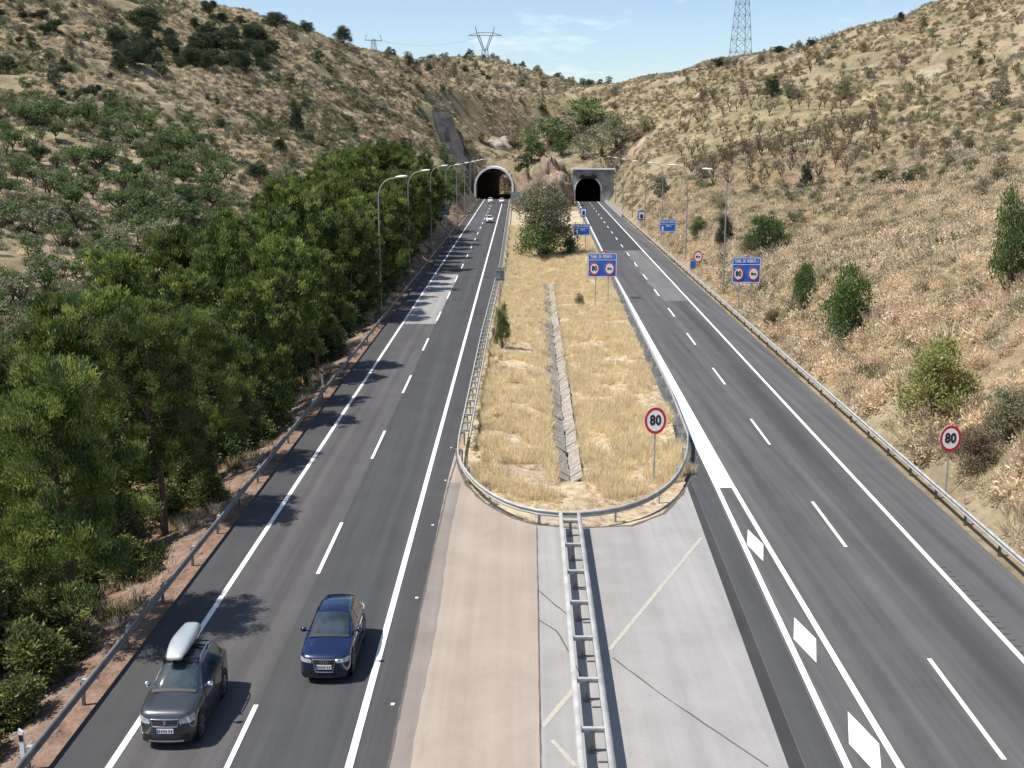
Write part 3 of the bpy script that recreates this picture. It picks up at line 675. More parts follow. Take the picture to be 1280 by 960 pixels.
# ------------------------------------------------------------------ drainage channel in the median
ch = empty('drainage_channel', (0, 0, 0), 0, 'stone-lined drainage channel down the middle of the dry grass median', 'ditch')
slabs = {}
for s_ in (-1, 1):
    for v in range(4):
        mb = MB(); l = 1.28; j = [random.uniform(-.11, .11) for _ in range(8)]
        pts = [(s_ * .03, 0 + j[0], -.42), (s_ * .66, j[1], .02 + j[2] * .5), (s_ * .66, l + j[3], .02 + j[4] * .5), (s_ * .03, l + j[5], -.42)]
        top = pts; bot = [(x, y, z - .10) for x, y, z in pts]
        mb.add(top + bot, [(0, 1, 2, 3), (7, 6, 5, 4), (0, 4, 5, 1), (1, 5, 6, 2), (2, 6, 7, 3), (3, 7, 4, 0)]); slabs[s_, v] = mb.mesh('slab', M['slab'])
for y in np.arange(58.0, 150, 1.34):
    for s_ in (-1, 1):
        o = link('slab', slabs[s_, random.randrange(4)], ch); xd = ditch_x(y)
        o.location = (xd, y, hz(xd + 1.6, y) + .03 + random.uniform(-.02, .02)); o.rotation_euler = (random.uniform(-.05, .05), random.uniform(-.09, .09), -.0148 + random.uniform(-.05, .05))

# ------------------------------------------------------------------ lamps
def lamp_post(h, arm, flip):
    root = empty('lamp_post'); pts = []; rad = []
    for k in range(9): pts.append((0, 0, h * .86 * k / 8)); rad.append(.11 - .04 * k / 8)
    for k in range(1, 9):
        a = math.pi / 2 * k / 8; pts.append((flip * arm * .75 * (1 - math.cos(a)), 0, h * .86 + h * .135 * math.sin(a))); rad.append(.07 - .02 * k / 8)
    pts.append((flip * arm, 0, h + .05)); rad.append(.055)
    MB().tube(pts, rad, 8).build('pole', M['pole'], root)
    MB().box((0, 0, .02), (.4, .4, .04)).tube([(0, 0, 0), (0, 0, 1.0)], .16, 8).build('base', M['pole'], root)
    P = []
    for i in range(7):
        t_ = i / 6; wd = .21 * math.sin(math.pi * (.12 + .8 * t_)) ** .6; P.append([(flip * (arm - .15 + 1.15 * t_), wd * math.cos(q), h + .08 + .10 * t_ + wd * .62 * math.sin(q)) for q in np.linspace(0, 2 * math.pi, 9)])
    MB().grid(P, True).build('lamp_head', M['lamp_head'], root)
    return root
LB = lamp_post(14.6, 2.0, 1); RB = lamp_post(14.6, 2.0, -1)
lamps_l = [(-14.2, 115), (-14.5, 150), (-14.4, 188), (-14.2, 226), (-14.0, 264), (-13.9, 302), (-13.9, 340), (-13.9, 378)]
lw = ['its post hidden by the pines', 'its post clear of the pines', 'third from the camera', 'fourth from the camera', 'fifth from the camera', 'sixth from the camera', 'seventh from the camera', 'last before the left tunnel']
for i, (x, y) in enumerate(lamps_l):
    o = LB if i == 0 else copy_tree(LB); o.location = (x, y, min(hz(x, y), .2)); tag(o, 'tall curved street lamp on the left road edge, ' + lw[i], 'street lamp', 'street lamps along the left road')
lw = ['nearest, beside the large blue sign', 'second from the camera', 'third, at the blue panel sign', 'fourth from the camera', 'fifth from the camera', 'sixth from the camera', 'last before the right tunnel']
for i, y in enumerate([132, 170, 208, 246, 284, 322, 360]):
    o = RB if i == 0 else copy_tree(RB); o.location = (r_rail(y) + 1.4, y, max(hz(r_rail(y) + 1.4, y), 0) - .1); tag(o, 'tall curved street lamp on the right road edge, ' + lw[i], 'street lamp', 'street lamps along the right road')

# ------------------------------------------------------------------ signs
def text_mesh(s, size, mat, x, z, y, parent, name='lettering', sx=1.0):
    cu = bpy.data.curves.new('t', 'FONT'); cu.body = s; cu.size = size; cu.align_x = 'CENTER'; cu.align_y = 'CENTER'; cu.extrude = .004; cu.resolution_u = 4; cu.offset = size * .045; cu.space_character = 1.08
    t = bpy.data.objects.new('t', cu); me = bpy.data.meshes.new_from_object(t); bpy.data.objects.remove(t); me.materials.clear(); me.materials.append(mat)
    o = link(name, me, parent); o.location = (x, y, z); o.rotation_euler = (math.pi / 2, 0, 0); o.scale = (sx, 1, 1); return o
def round_face(parent, x, z, r, y, kind, e=1.28):
    r *= .95
    MB().prism([(x + r * math.cos(2 * math.pi * k / 40), z + r * e * math.sin(2 * math.pi * k / 40)) for k in range(40)], y - .012, y + .012).build('disc', M['sign_white'], parent)
    MB().disc((x, y - .016, z), r, 40, 'y', r * .78, r * e).build('red_ring', M['sign_red'], parent)
    if kind == '80': text_mesh('80', r * 1.05, M['sign_black'], x, z, y - .018, parent, 'numerals', .95).scale = (.95, e * .95, 1)
    elif kind == 'trucks':
        mb = MB(); q = y - .018
        for (a, b2, c2, d2) in ((-.46, -.06, -.12, .22), (-.10, .06, -.12, .06), (.10, .46, -.12, .12)):
            mb.box((x + r * (a + b2) / 2, q, z + r * (c2 + d2) / 2), (r * (b2 - a), .006, r * (d2 - c2)))
        for a in (-.38, -.14, .16, .40): mb.disc((x + r * a, q - .004, z - r * .18), r * .08, 12)
        mb.build('truck_symbol', M['sign_black'], parent)
def round_sign(label, x, y, zb, r, zc, kind, pat='80'):
    o = empty('speed_limit_sign' if kind == '80' else 'round_sign', (x, y, zb), 0, label, 'traffic sign')
    round_face(o, 0, zc, r, -.06, kind)
    MB().box((0, 0, (zc + r * .5) / 2 - .2), (.09, .05, zc + r * .5 + .4)).build('post', M['galv'], o)
    return o
x, y = G(817, 603, -.3); round_sign('round 80 speed limit sign standing in the dry grass median', x, y, hz(x, y), .60, 3.35, '80')
x, y = G(1177, 618); x = r_rail(y) + .75; round_sign('round 80 speed limit sign behind the right guard rail', x, y, 0, .56, 2.95, '80')
x, y = G(872, 345); x = r_rail(y) + 1.2; s = round_sign('small round no-overtaking sign on the right bank before the large blue sign', x, y, 0, .68, 2.7, 'trucks')
x, y = G(757, 352); round_sign('round sign peeking out above the large blue sign in the median', 11.9, 150, hz(11.9, 150), .66, 3.2, 'trucks')
def blue_sign(label, x, y, zb, W, H, zc, faces=True, title='TUNEL  DE  MORATA  1', name='blue_sign'):
    o = empty(name, (x, y, zb), 0, label, 'traffic sign'); hw = W / 2
    MB().box((0, 0, zc), (W, .05, H)).build('panel', M['sign_blue'], o)
    b = MB(); t_ = .075
    for c, d in (((0, -.03, zc + H / 2 - t_), (W - t_, .012, t_)), ((0, -.03, zc - H / 2 + t_), (W - t_, .012, t_)), ((-hw + t_, -.031, zc), (t_, .012, H - t_)), ((hw - t_, -.031, zc), (t_, .012, H - t_)), ((0, -.032, zc + H * .22 if faces else zc + H * .12), (W - t_ * 2, .012, t_ * .8))): b.box(c, d)
    b.build('border', M['sign_white'], o)
    text_mesh(title, H * .17, M['sign_white'], 0, zc + H * (.35 if faces else .30), -.035, o, 'lettering', min(1.0, W * .9 / (H * .17 * .62 * len(title))))
    if faces: round_face(o, -W * .27, zc - H * .14, H * .225, -.045, '80'); round_face(o, W * .25, zc - H * .14, H * .225, -.045, 'trucks')
    else:
        text_mesh('500 m', H * .15, M['sign_white'], W * .05, zc - H * .02, -.035, o)
        MB().prism([(-W * .36, zc - H * .4), (-W * .26, zc - H * .4), (-W * .26, zc - H * .08), (-W * .31, zc - H * .02), (-W * .36, zc - H * .08)], -.034, -.028).build('arrow', M['sign_white'], o)
    for s_ in (-1, 1): MB().box((s_ * W * .22, .06, (zc + H * .4) / 2 - .3), (.11, .07, zc + H * .4 + .6)).build('post', M['galv'], o)
    return o
x, y = G(752, 381, -.3); blue_sign('large blue tunnel sign with two round faces in the median', x, y, hz(x, y), 3.35, 2.75, 4.55)
blue_sign('large blue tunnel sign with two round faces on the right bank', 24.7, 118, -.1, 3.1, 2.75, 4.7)
x, y = G(727, 315, -.2); blue_sign('small blue tunnel panel in the median beside the big shrub', x, y, hz(x, y), 2.9, 2.0, 4.0, False, 'TUNEL  DE  MORATA')
x, y = G(825, 310); x = r_rail(y) + 1.7; blue_sign('small blue tunnel panel on the right bank behind the lamps', x, y, min(max(hz(x, y), 0), .5) - .2, 3.0, 2.2, 3.7, False, 'TUNEL  DE  MORATA')
def tunnel_sign(label, x, y, zb, zc):
    o = empty('tunnel_warning_sign', (x, y, zb), 0, label, 'traffic sign')
    MB().box((0, 0, zc), (1.5, .05, 2.1)).build('panel', M['sign_blue'], o)
    MB().box((0, -.04, zc), (1.1, .02, 1.5)).build('white_field', M['sign_white'], o)
    MB().prism([(.32, zc - .6), (.32, zc + .1), (.16, zc + .4), (-.16, zc + .4), (-.32, zc + .1), (-.32, zc - .6)], -.07, -.055).build('tunnel_symbol', M['sign_black'], o)
    MB().box((0, .05, zc / 2 - .2), (.1, .06, zc + .4)).build('post', M['galv'], o)
tunnel_sign('narrow blue tunnel symbol sign at the median end of the right road', m_rail_r(262) - .9, 262, 0, 3.1)
tunnel_sign('narrow blue tunnel symbol sign on the outer side of the right road', r_rail(250) + 1.0, 250, 0, 3.0)
o = empty('information_panel', (*G(862, 345), 0), 0, 'tiny pale blue panel next to the small round sign on the right bank', 'traffic sign'); o.location = (r_rail(153) + .4, 153, 0)
MB().box((0, 0, 1.7), (.8, .05, 1.1)).build('panel', M['sign_back'], o); MB().box((0, -.03, 1.7), (.6, .02, .9)).build('face', M['sign_blue'], o); MB().box((0, .04, .8), (.07, .05, 2.0)).build('post', M['galv'], o)
def back_sign(label, x, y, zb, W, H, zc, posts=2):
    o = empty('sign_back', (x, y, zb), 0, label, 'traffic sign')
    MB().box((0, .05, zc), (W, .04, H)).build('panel', M['sign_back'], o)
    b = MB()
    for k in (-.3, .3): b.box((0, .01, zc + k * H), (W * .98, .05, .08))
    b.build('stiffener', M['galv'], o)
    for s_ in ((-1, 1) if posts == 2 else (0,)): MB().box((s_ * W * .28, -.04, (zc + H * .4) / 2 - .3), (.10, .07, zc + H * .4 + .6)).build('post', M['pole'], o)
back_sign('grey back of a square sign among the lamps beside the left road', -14.6, 222, 0, 2.7, 2.7, 6.0)
back_sign('grey back of a square sign right of the left tunnel mouth', 0.0, 322, 0, 3.0, 3.4, 4.0)
x, y = G(625, 386, -.2); back_sign('small dark back of a sign on one post at the left edge of the median', x, y, hz(x, y), 1.0, 1.45, 3.8, 1)
# white delineator posts by the left guard rail
for (px, py, lb) in [(42, 955, 'white delineator post by the left guard rail at the bottom left corner'), (475, 372, 'white marker post behind the left guard rail below the pines'), (403, 480, 'thin grey marker post behind the left guard rail in pine shade')]:
    x, y = G(px, py); x = min(x, -13.95); o = empty('delineator_post', (x, y, hz(x, y)), 0, lb, 'marker post')
    MB().prism([(-.06, 0), (.06, 0), (.06, 1.2), (-.06, 1.3)], -.04, .04).build('post', M['sign_white'], o); MB().box((0, -.043, 1.02), (.125, .01, .2)).build('black_band', M['sign_black'], o)

# ------------------------------------------------------------------ pylons
def lattice(mb, base, top, h0, h1, n, t=.3):
    pr = None
    for k in range(n + 1):
        f = k / n; f2 = 1 - (1 - f) ** 1.15; hw = base + (top - base) * f2; z = h0 + (h1 - h0) * f2; q = [(-hw, -hw, z), (hw, -hw, z), (hw, hw, z), (-hw, hw, z)]
        if pr:
            for i in range(4):
                j = (i + 1) % 4; mb.bar(pr[i], q[i], t); mb.bar(pr[i], q[j], t * .6); mb.bar(pr[j], q[i], t * .6)
                mb.bar(q[i], q[j], t * .5)
        pr = q
p = cast(927, 77) or (95, 470, 50)
o = empty('power_pylon', (p[0], p[1] + 3, p[2] - 1), .2, 'tall steel lattice pylon on the right ridge, cut by the top of the picture', 'pylon')
mb = MB(); lattice(mb, 3.6, 1.1, 0, 38, 9, .20); mb.build('lattice_body', M['steel_far'], o)
mb = MB()
for z, a in ((30, 7), (34, 6), (38, 5)):
    for s_ in (-1, 1): mb.bar((0, 0, z + .8), (s_ * a, 0, z), .3); mb.bar((0, 0, z - .6), (s_ * a, 0, z), .25)
mb.build('cross_arm', M['steel_far'], o); pyl_a = Vector((p[0], p[1] + 3, p[2] + 37))
p = cast(606, 79) or (-17, 668, 66)
o = empty('power_pylon', (p[0], p[1] + 4, p[2] - 1), 0, 'small Y-shaped steel pylon on the far ridge above the left tunnel', 'pylon')
mb = MB()
for s_ in (-1, 1):
    mb.bar((s_ * 2.2, 0, 0), (s_ * 1.4, 0, 9), .4); mb.bar((s_ * 1.4, 0, 9), (s_ * 4.2, 0, 16), .4); mb.bar((0, 0, 7.5), (s_ * 3.2, 0, 16), .35); mb.bar((s_ * 4.2, 0, 16), (s_ * 5, 0, 20), .35)
    mb.bar((s_ * 1.4, 0, 9), (-s_ * 1.8, 0, 4.5), .25); mb.bar((s_ * 2.2, 0, 0), (-s_ * 1.8, 0, 4.5), .25)
mb.build('lattice_body', M['steel_far'], o)
mb = MB(); mb.bar((-9, 0, 15.5), (9, 0, 15.5), .3); mb.bar((-9, 0, 15.5), (-4, 0, 17), .25); mb.bar((9, 0, 15.5), (4, 0, 17), .25); mb.bar((-4, 0, 17), (4, 0, 17), .3); mb.build('cross_arm', M['steel_far'], o); pyl_b = Vector((p[0], p[1] + 4, p[2] + 15))
p = cast(466, 72) or (-65, 500, 60)
o = empty('power_pylon', (p[0], p[1] + 4, p[2] - 1), .5, 'faint small pylon on the left ridge beside the shrubs', 'pylon')
mb = MB(); lattice(mb, 1.6, .6, 0, 9, 4, .12); mb.build('lattice_body', M['steel_far'], o)
mb = MB(); mb.bar((-4, 0, 8.5), (4, 0, 8.5), .25); mb.bar((-4, 0, 8.5), (-3, 0, 11), .2); mb.bar((4, 0, 8.5), (3, 0, 11), .2); mb.build('cross_arm', M['steel_far'], o); pyl_c = Vector((p[0], p[1] + 4, p[2] + 8))
def wire(a, b, sag, lb):
    pts = [tuple(a.lerp(b, t) - Vector((0, 0, sag * 4 * t * (1 - t)))) for t in np.linspace(0, 1, 17)]
    tag(MB().tube(pts, .03, 4, False).build('power_line', M['steel_far']), lb, 'cable')
wire(pyl_b, pyl_c, 4, 'thin power line slung between the two pylons above the left tunnel ridge')

# ------------------------------------------------------------------ cars
def car(name, label, spec, paint, loc, s=1.0, far=False):
    root = empty(name, loc, 0, label, 'car'); root.scale = (.94 * s, s, 1.26 * s)
    Lc, W = spec['L'], spec['W']; tp = spec['top']; a_, nn = .42, 2.7; ar = .30
    bx = np.concatenate([[0, .004, .015, .035, .07, .12, .19, .28, .38], np.linspace(.5, Lc - .4, 40), [Lc - .28, Lc - .18, Lc - .1, Lc - .04, Lc - .012, Lc]])
    xt, zt_ = np.array([p[0] for p in tp]), np.array([p[1] for p in tp])
    def ztop(x):
        v = 0
        for d, w2 in ((-.10, .2), (-.05, .2), (0, .2), (.05, .2), (.10, .2)): v = v + w2 * np.interp(np.clip(x + d, 0, Lc), xt, zt_)
        return v
    cowl, rf, rr, tail = spec['cowl'], spec['rf'], spec['rr'], spec['tail']
    def rw(x): return W * np.interp(x, [0, .3, cowl, rf, rr, tail, Lc], [.86, .84, .82, .66, .63, .74, .84])
    def belt(x): return np.minimum(np.interp(x, [0, .4, cowl, rr, Lc], spec['belt']), ztop(x) - .05)
    def plan(x):
        p = 1.0
        if x < a_: p = (1 - (1 - max(x, 0) / a_) ** nn) ** (1 / nn)
        if x > Lc - ar: p = min(p, (1 - (1 - max(Lc - x, 0) / ar) ** nn) ** (1 / nn))
        return p * np.interp(x, [0, cowl, rr, Lc], [.97, 1, 1, .96])
    def sec(x):
        z, r, b, p = float(ztop(x)), float(rw(x)), float(belt(x)), float(plan(x))
        c = .02 if x < cowl else .045
        return [(0, z), (.45 * r * p, z - .12 * c), (.8 * r * p, z - .5 * c), (r * p, z - 1.3 * c), (W * .945 * p, b), (W * .985 * p, b - .06), (W * .985 * p, .70), (W * p, .58), (W * .985 * p, .36), (W * .95 * p, .25), (W * .86 * p, .19)]
    rows = []
    for x in bx:
        q = sec(x); rows.append([(-y, x, z) for y, z in q[::-1]] + [(y, x, z) for y, z in q[1:]])
    mb = MB(); mb.grid(np.array(rows)[:, ::-1], True); mb.build('body', paint, root)
    def offs(P, nrm, d): return [tuple(np.array(p) + np.array(nrm) * d) for p in P]
    # windscreen, rear window: patches lying on the shell
    def top_patch(x0, x1, fr, nm, mat, up=.012, n=9):
        P = []
        for x in np.linspace(x0, x1, n):
            q = sec(x); yy = [k[0] for k in q[:4]]; zz = [k[1] for k in q[:4]]
            P.append([(v, x - up * .4 if x < rf + .3 else x + up * .4, np.interp(abs(v), yy, zz) + up) for v in np.linspace(-fr * yy[3], fr * yy[3], 11)])
        return MB().grid(np.array(P), True).build(nm, mat, root)
    ws = top_patch(cowl + .06, rf - .03, .97, 'windscreen', M['glass'])
    top_patch(rr + .04, tail - .05, .93, 'rear_window', M['glass'])
    P = [[(v, cowl + .02 + d, ztop(cowl + .02 + d) + .016 - .03 * (abs(v) / W) ** 2) for v in np.linspace(-W * .78, W * .78, 9)] for d in (-.05, .05)]
    MB().grid(P).build('wiper_cowl', M['trim'], root)
    for sd in (-1, 1):
        segs = [(cowl + .42, (cowl + rr) / 2 + .12), ((cowl + rr) / 2 + .17, rr + .05)] + ([(rr + .10, rr + .42)] if spec.get('q') else [])
        for (x0, x1) in segs:
            P = []
            for x in np.linspace(x0, x1, 8):
                q = sec(x); (y1, z1), (y0, z0) = q[3], q[4]; t1 = np.interp(x, [cowl + .2, rf + .1, rr, tail], [.1, .86, .86, .15]); t0 = .10
                P.append([(sd * (y0 + (y1 - y0) * t + .012), x, z0 + (z1 - z0) * t + .004) for t in np.linspace(t0, max(t1, t0 + .02), 4)])
            MB().grid(P if sd < 0 else np.array(P)[:, ::-1], True).build('side_window', M['glass'], root)
        # door seams and handles
        for x in (cowl + .36, (cowl + rr) / 2 + .14, rr - .02):
            MB().box((sd * (W * .988 + .003), x, .62), (.012, .012, .62)).build('door_seam', M['trim'], root)
        for x in ((cowl + rr) / 2 - .02, rr - .12): MB().box((sd * (W * .99 + .02), x, .80), (.03, .18, .035)).build('door_handle', paint, root)
        MB().box((sd * (W * .97 + .012), Lc / 2, .27), (.05, Lc - 1.7, .14)).build('sill', M['trim'], root)
        # mirror
        mm = MB(); cxm, cym, czm = sd * (W + .11), cowl + .45, float(belt(cowl + .45)) + .07
        Pm = [[(cxm + .11 * math.cos(u) * math.sin(v), cym - .09 * math.cos(v), czm + .075 * math.sin(u) * math.sin(v)) for u in np.linspace(0, 2 * math.pi, 11)] for v in np.linspace(.05, math.pi - .05, 7)]
        mm.grid(Pm, True); mm.box((sd * (W * .96 + .02), cym + .02, czm - .04), (.14, .06, .03)); mm.build('mirror', paint if not spec.get('chrome_mirror') else M['chrome'], root)
        for x in (spec['fa'], spec['ra']):
            MB().disc((sd * (W * 1.0 + .004), x, .34), .395, 28, 'x').build('wheel_arch', M['trim'], root)
            wh = MB().tube([(sd * (W - .20), x, .315), (sd * (W - .02), x, .315), (sd * (W + .012), x, .315)], [.315, .315, .29], 24, False).disc((sd * (W + .012), x, .315), .29, 24, 'x', .215).build('tyre', M['tyre'], root)
            rm_ = MB().disc((sd * (W + .009), x, .315), .215, 24, 'x', .185)
            for k in range(5):
                t_ = 2 * math.pi * k / 5 + .3; dy, dz = math.cos(t_), math.sin(t_); px_, pz_ = -dz * .03, dy * .03; X = sd * (W + .011)
                rm_.add([(X, x + px_, .315 + pz_), (X, x - px_, .315 - pz_), (X, x + dy * .19 - px_, .315 + dz * .19 - pz_), (X, x + dy * .19 + px_, .315 + dz * .19 + pz_)], [(0, 1, 2, 3)])
            rm_.disc((sd * (W + .006), x, .315), .05, 12, 'x'); rm_.build('rim', M['rim'], wh)
    # front: patches that follow the bumper's plan curve
    def fx(y, off): p = min(abs(y) / (W * .97), .999); return a_ * (1 - (1 - p ** nn) ** (1 / nn)) - off
    def front(poly_rows, nm, mat, off=.012):
        P = [[(y, fx(y, off), z) for y, z in r] for r in poly_rows]
        return MB().grid(np.array(P)[::-1], True).build(nm, mat, root)
    def rect(y0, y1, z0, z1, n=7, sl=0.0, z1b=None):
        z1b = z1 if z1b is None else z1b
        return [[(y, z0 + sl * (y - y0)) for y in np.linspace(y0, y1, n)], [(y, z1 + (z1b - z1) * (y - y0) / (y1 - y0)) for y in np.linspace(y0, y1, n)]]
    zg = spec['grille']; front(rect(-zg[0], zg[0], zg[1], zg[2]), 'grille', M['trim'], .014)
    b = MB()
    fr_pts = [(-zg[0], zg[2]), (zg[0], zg[2]), (zg[0] * spec.get('gt', .9), zg[1]), (-zg[0] * spec.get('gt', .9), zg[1])]
    for (p0, p1) in zip(fr_pts, fr_pts[1:] + fr_pts[:1]):
        pts = [(p0[0] + (p1[0] - p0[0]) * t, 0, p0[1] + (p1[1] - p0[1]) * t) for t in np.linspace(0, 1, 7)]; b.tube([(p[0], fx(p[0], .018), p[2]) for p in pts], .013, 5)
    b.build('grille_frame', M['chrome'], root)
    for k in range(4):
        z = zg[1] + (zg[2] - zg[1]) * (k + 1) / 5; front(rect(-zg[0] * .92, zg[0] * .92, z - .006, z + .006), 'grille_bar', M['rail_dark'], .018)
    zh = spec['light']
    for sd in (-1, 1):
        r = rect(sd * zh[0], sd * zh[1], zh[2], zh[3], 7, 0, zh[4])
        rr_ = [[(y, z) for y, z in q] for q in r]
        if sd < 0: rr_ = [q[::-1] for q in rr_]
        h = front(rr_, 'headlight', M['lens'], .014)
        front(rect(min(sd * .52 * W, sd * .84 * W), max(sd * .52 * W, sd * .84 * W), .30, .38), 'fog_light_recess', M['trim'], .010)
    front(rect(-W * .86, W * .86, .20, .29), 'lower_bumper', M['trim'], .010)
    if spec.get('skid'): front(rect(-W * .62, W * .62, .225, .265), 'skid_bar', M['chrome'], .022)
    pz = spec['plate']; MB().box((0, -.028, pz), (.52, .012, .115)).build('number_plate', M['plate'], root)
    b = MB(); b.box((-.235, -.036, pz), (.04, .004, .105)); b.build('plate_band', M['sign_blue'], root)
    b = MB()
    for k, yy in enumerate((-.17, -.10, -.03, .04, .13, .20)): b.box((yy, -.036, pz), (.035, .004, .06))
    b.build('plate_marks', M['sign_black'], root)
    ez = spec['emblem']
    if spec.get('rings'):
        for k in range(4): MB().disc((-.105 + .07 * k, -.034 - .002 * k, ez), .05, 20, 'y', .037).build('emblem_ring', M['chrome'], root)
    else: MB().add([(0, -.03, ez - .06), (.045, -.03, ez - .02), (.04, -.03, ez + .055), (-.04, -.03, ez + .055), (-.045, -.03, ez - .02)], [(0, 1, 2, 3, 4)]).build('emblem', M['chrome'], root)
    if spec.get('rails'):
        for sd in (-1, 1):
            P = [(sd * (float(rw(x)) * .97), x, float(ztop(x)) + .0 + (.05 if 0 < i < 7 else -.03)) for i, x in enumerate(np.linspace(rf + .1, rr - .1, 8))]
            MB().tube(P, .022, 6).build('roof_rail', M['chrome'], root)
    return root
hatch = dict(L=4.25, W=.89, top=[(0, .58), (.02, .68), (.12, .76), (.5, .845), (1.12, .945), (1.5, 1.16), (1.95, 1.37), (2.3, 1.415), (2.9, 1.415), (3.55, 1.33), (4.0, 1.02), (4.18, .92), (4.25, .6)], cowl=1.1, rf=1.95, rr=3.4, tail=4.02,
             belt=[.70, .80, .90, .97, .92], fa=.86, ra=3.46, grille=(.40, .36, .70), gt=.72, light=(.44, .84, .60, .69, .74), plate=.50, emblem=.635, rings=True)
suv = dict(L=4.18, W=.89, top=[(0, .66), (.02, .78), (.12, .90), (.5, .985), (1.02, 1.07), (1.35, 1.27), (1.75, 1.49), (2.1, 1.545), (2.7, 1.56), (3.4, 1.50), (3.85, 1.22), (4.08, 1.0), (4.18, .62)], cowl=1.0, rf=1.75, rr=3.35, tail=3.92,
           belt=[.80, .90, 1.0, 1.07, 1.0], fa=.82, ra=3.36, grille=(.42, .60, .78), gt=.9, light=(.46, .85, .66, .78, .86), plate=.50, emblem=.70, skid=True, rails=True, q=True, chrome_mirror=True)
sedan = dict(L=4.6, W=.90, top=[(0, .60), (.02, .70), (.12, .80), (.5, .88), (1.2, .98), (1.6, 1.22), (2.05, 1.42), (2.4, 1.46), (3.0, 1.44), (3.4, 1.33), (4.0, 1.06), (4.5, .98), (4.6, .6)], cowl=1.2, rf=2.05, rr=3.1, tail=3.95,
             belt=[.72, .84, .94, 1.0, .95], fa=.9, ra=3.6, grille=(.38, .48, .66), light=(.46, .84, .62, .72, .78), plate=.44, emblem=.6)
x, y = G(226, 922); suv_o = car('compact_suv', 'dark grey compact SUV carrying a silver roof box in the outer left lane', suv, M['paint_grey'], (-10.12, y - .75, .012), 1.0)
SY = y - .75
x, y = G(410, 852); car('hatchback_car', 'dark blue hatchback car driving in the inner lane of the left road', hatch, M['paint_blue'], (-6.22, y - .25, .012), 1.0)
for px, py, sp, lb in [(612, 279, hatch, 'white car nearest of the three, straddling the lane line before the left tunnel'), (613, 254.5, suv, 'white car leaving the left tunnel in its outer lane'), (627, 254.5, sedan, 'white car leaving the left tunnel in its inner lane')]:
    x, y = G(px, py); sp = dict(sp); sp.pop('rails', None); car('white_car', lb, sp, M['paint_white'], (x, y, .012), 1.0)
# roof box and its bars
rb = empty('roof_box', (-10.12 - .12, SY + 1.50, 1.60), 0, 'silver streamlined roof box on top of the dark grey SUV', 'roof box'); rb.location.z = 1.60 * 1.26 - .04; rb.scale = (.94, 1, 1.26)
def rbsec(t, zf):
    wd = .36 * (1 - (1 - min(t / .45, 1)) ** 2.4 * .34) * (1 - max(0, (t - .45) / .55) ** 1.6 * .34); hh = .32 * (1 - (1 - min(t / .5, 1)) ** 2 * .72) * (1 - max(0, (t - .88) / .12) ** 2 * .4)
    return wd, hh
rows = []
for t in np.concatenate([[0, .004, .02], np.linspace(.06, .94, 16), [.98, .997, 1.0]]):
    wd, hh = rbsec(t, 0); e = 1.0 if .01 < t < .99 else .55 if 0 < t < 1 else .05
    rows.append([(wd * e * math.copysign(abs(math.cos(u)) ** .55, math.cos(u)), t * 2.15, .08 + hh * .5 + hh * .5 * e * math.copysign(abs(math.sin(u)) ** .75, math.sin(u))) for u in np.linspace(0, 2 * math.pi, 25)])
MB().grid(rows, True).build('shell', M['box_silver'], rb)
rows = []
for t in np.linspace(.03, .97, 14):
    wd, hh = rbsec(t, 0); rows.append([(s_ * (wd + .006), t * 2.15, .08 + hh * .36 + d) for s_, d in ((1, 0), (1, .025))])
MB().grid(rows).build('lid_seam', M['trim'], rb); MB().grid([[(-x, y, z) for x, y, z in r] for r in rows]).build('lid_seam', M['trim'], rb)
for yy in (.35, 1.25): MB().box((.12, yy, .03), (1.2, .07, .05)).box((-.44, yy, -.03), (.05, .06, .12)).box((.68, yy, -.03), (.05, .06, .12)).build('cross_bar', M['trim'], rb)

# ------------------------------------------------------------------ plants
def rand_dirs(n, rng): v = rng.normal(size=(n, 3)); return v / np.linalg.norm(v, axis=1)[:, None]
def leaves(C, Dr, ln, wd, tint, rng):
    n = len(C); p = np.cross(Dr, rand_dirs(n, rng)); p /= np.linalg.norm(p, axis=1)[:, None] + 1e-9
    ln = np.broadcast_to(ln, n)[:, None]; wd = np.broadcast_to(wd, n)[:, None]
    V = np.stack([C, C + Dr * ln * .45 + p * wd, C + Dr * ln, C + Dr * ln * .45 - p * wd], 1).reshape(-1, 3)
    return V, np.arange(4 * n).reshape(n, 4), np.repeat(tint, 4)
def crown_mesh(name, mat, lobes, seed, per_m2, perc, ln, wd, cr_, up=.6, out=.7, rnd=.5, floor=None):
    rng = np.random.default_rng(seed); Cs, Ds, Ts = [], [], []
    for c, r in lobes:
        c = np.array(c, float); r3 = np.array(r if hasattr(r, '__len__') else (r, r, r), float)
        nc = max(3, int(per_m2 * 4 * (r3.prod() ** (2 / 3))))
        d = rand_dirs(nc, rng); d[:, 2] = np.where(d[:, 2] < -.5, -d[:, 2], d[:, 2])
        cc = c + d * r3 * rng.uniform(.55, 1.05, (nc, 1))
        for k in range(nc):
            q = cc[k] + rng.normal(0, cr_, (perc, 3)) * np.array([1, 1, .8])
            dr = d[k] * out + np.array([0, 0, up]) + rng.normal(0, rnd, (perc, 3)); dr /= np.linalg.norm(dr, axis=1)[:, None] + 1e-9
            Cs.append(q); Ds.append(dr); Ts.append(np.clip(rng.normal(.5, .27) + rng.normal(0, .14, perc), 0, 1))
    C, D, T = np.concatenate(Cs), np.concatenate(Ds), np.concatenate(Ts)
    if floor is not None: C[:, 2] = np.maximum(C[:, 2], floor)
    V, F, t = leaves(C, D, ln * rng.uniform(.6, 1.3, len(C)), wd, T, rng)
    return np_mesh(name, V, F, [mat], attrs={'tint': t})
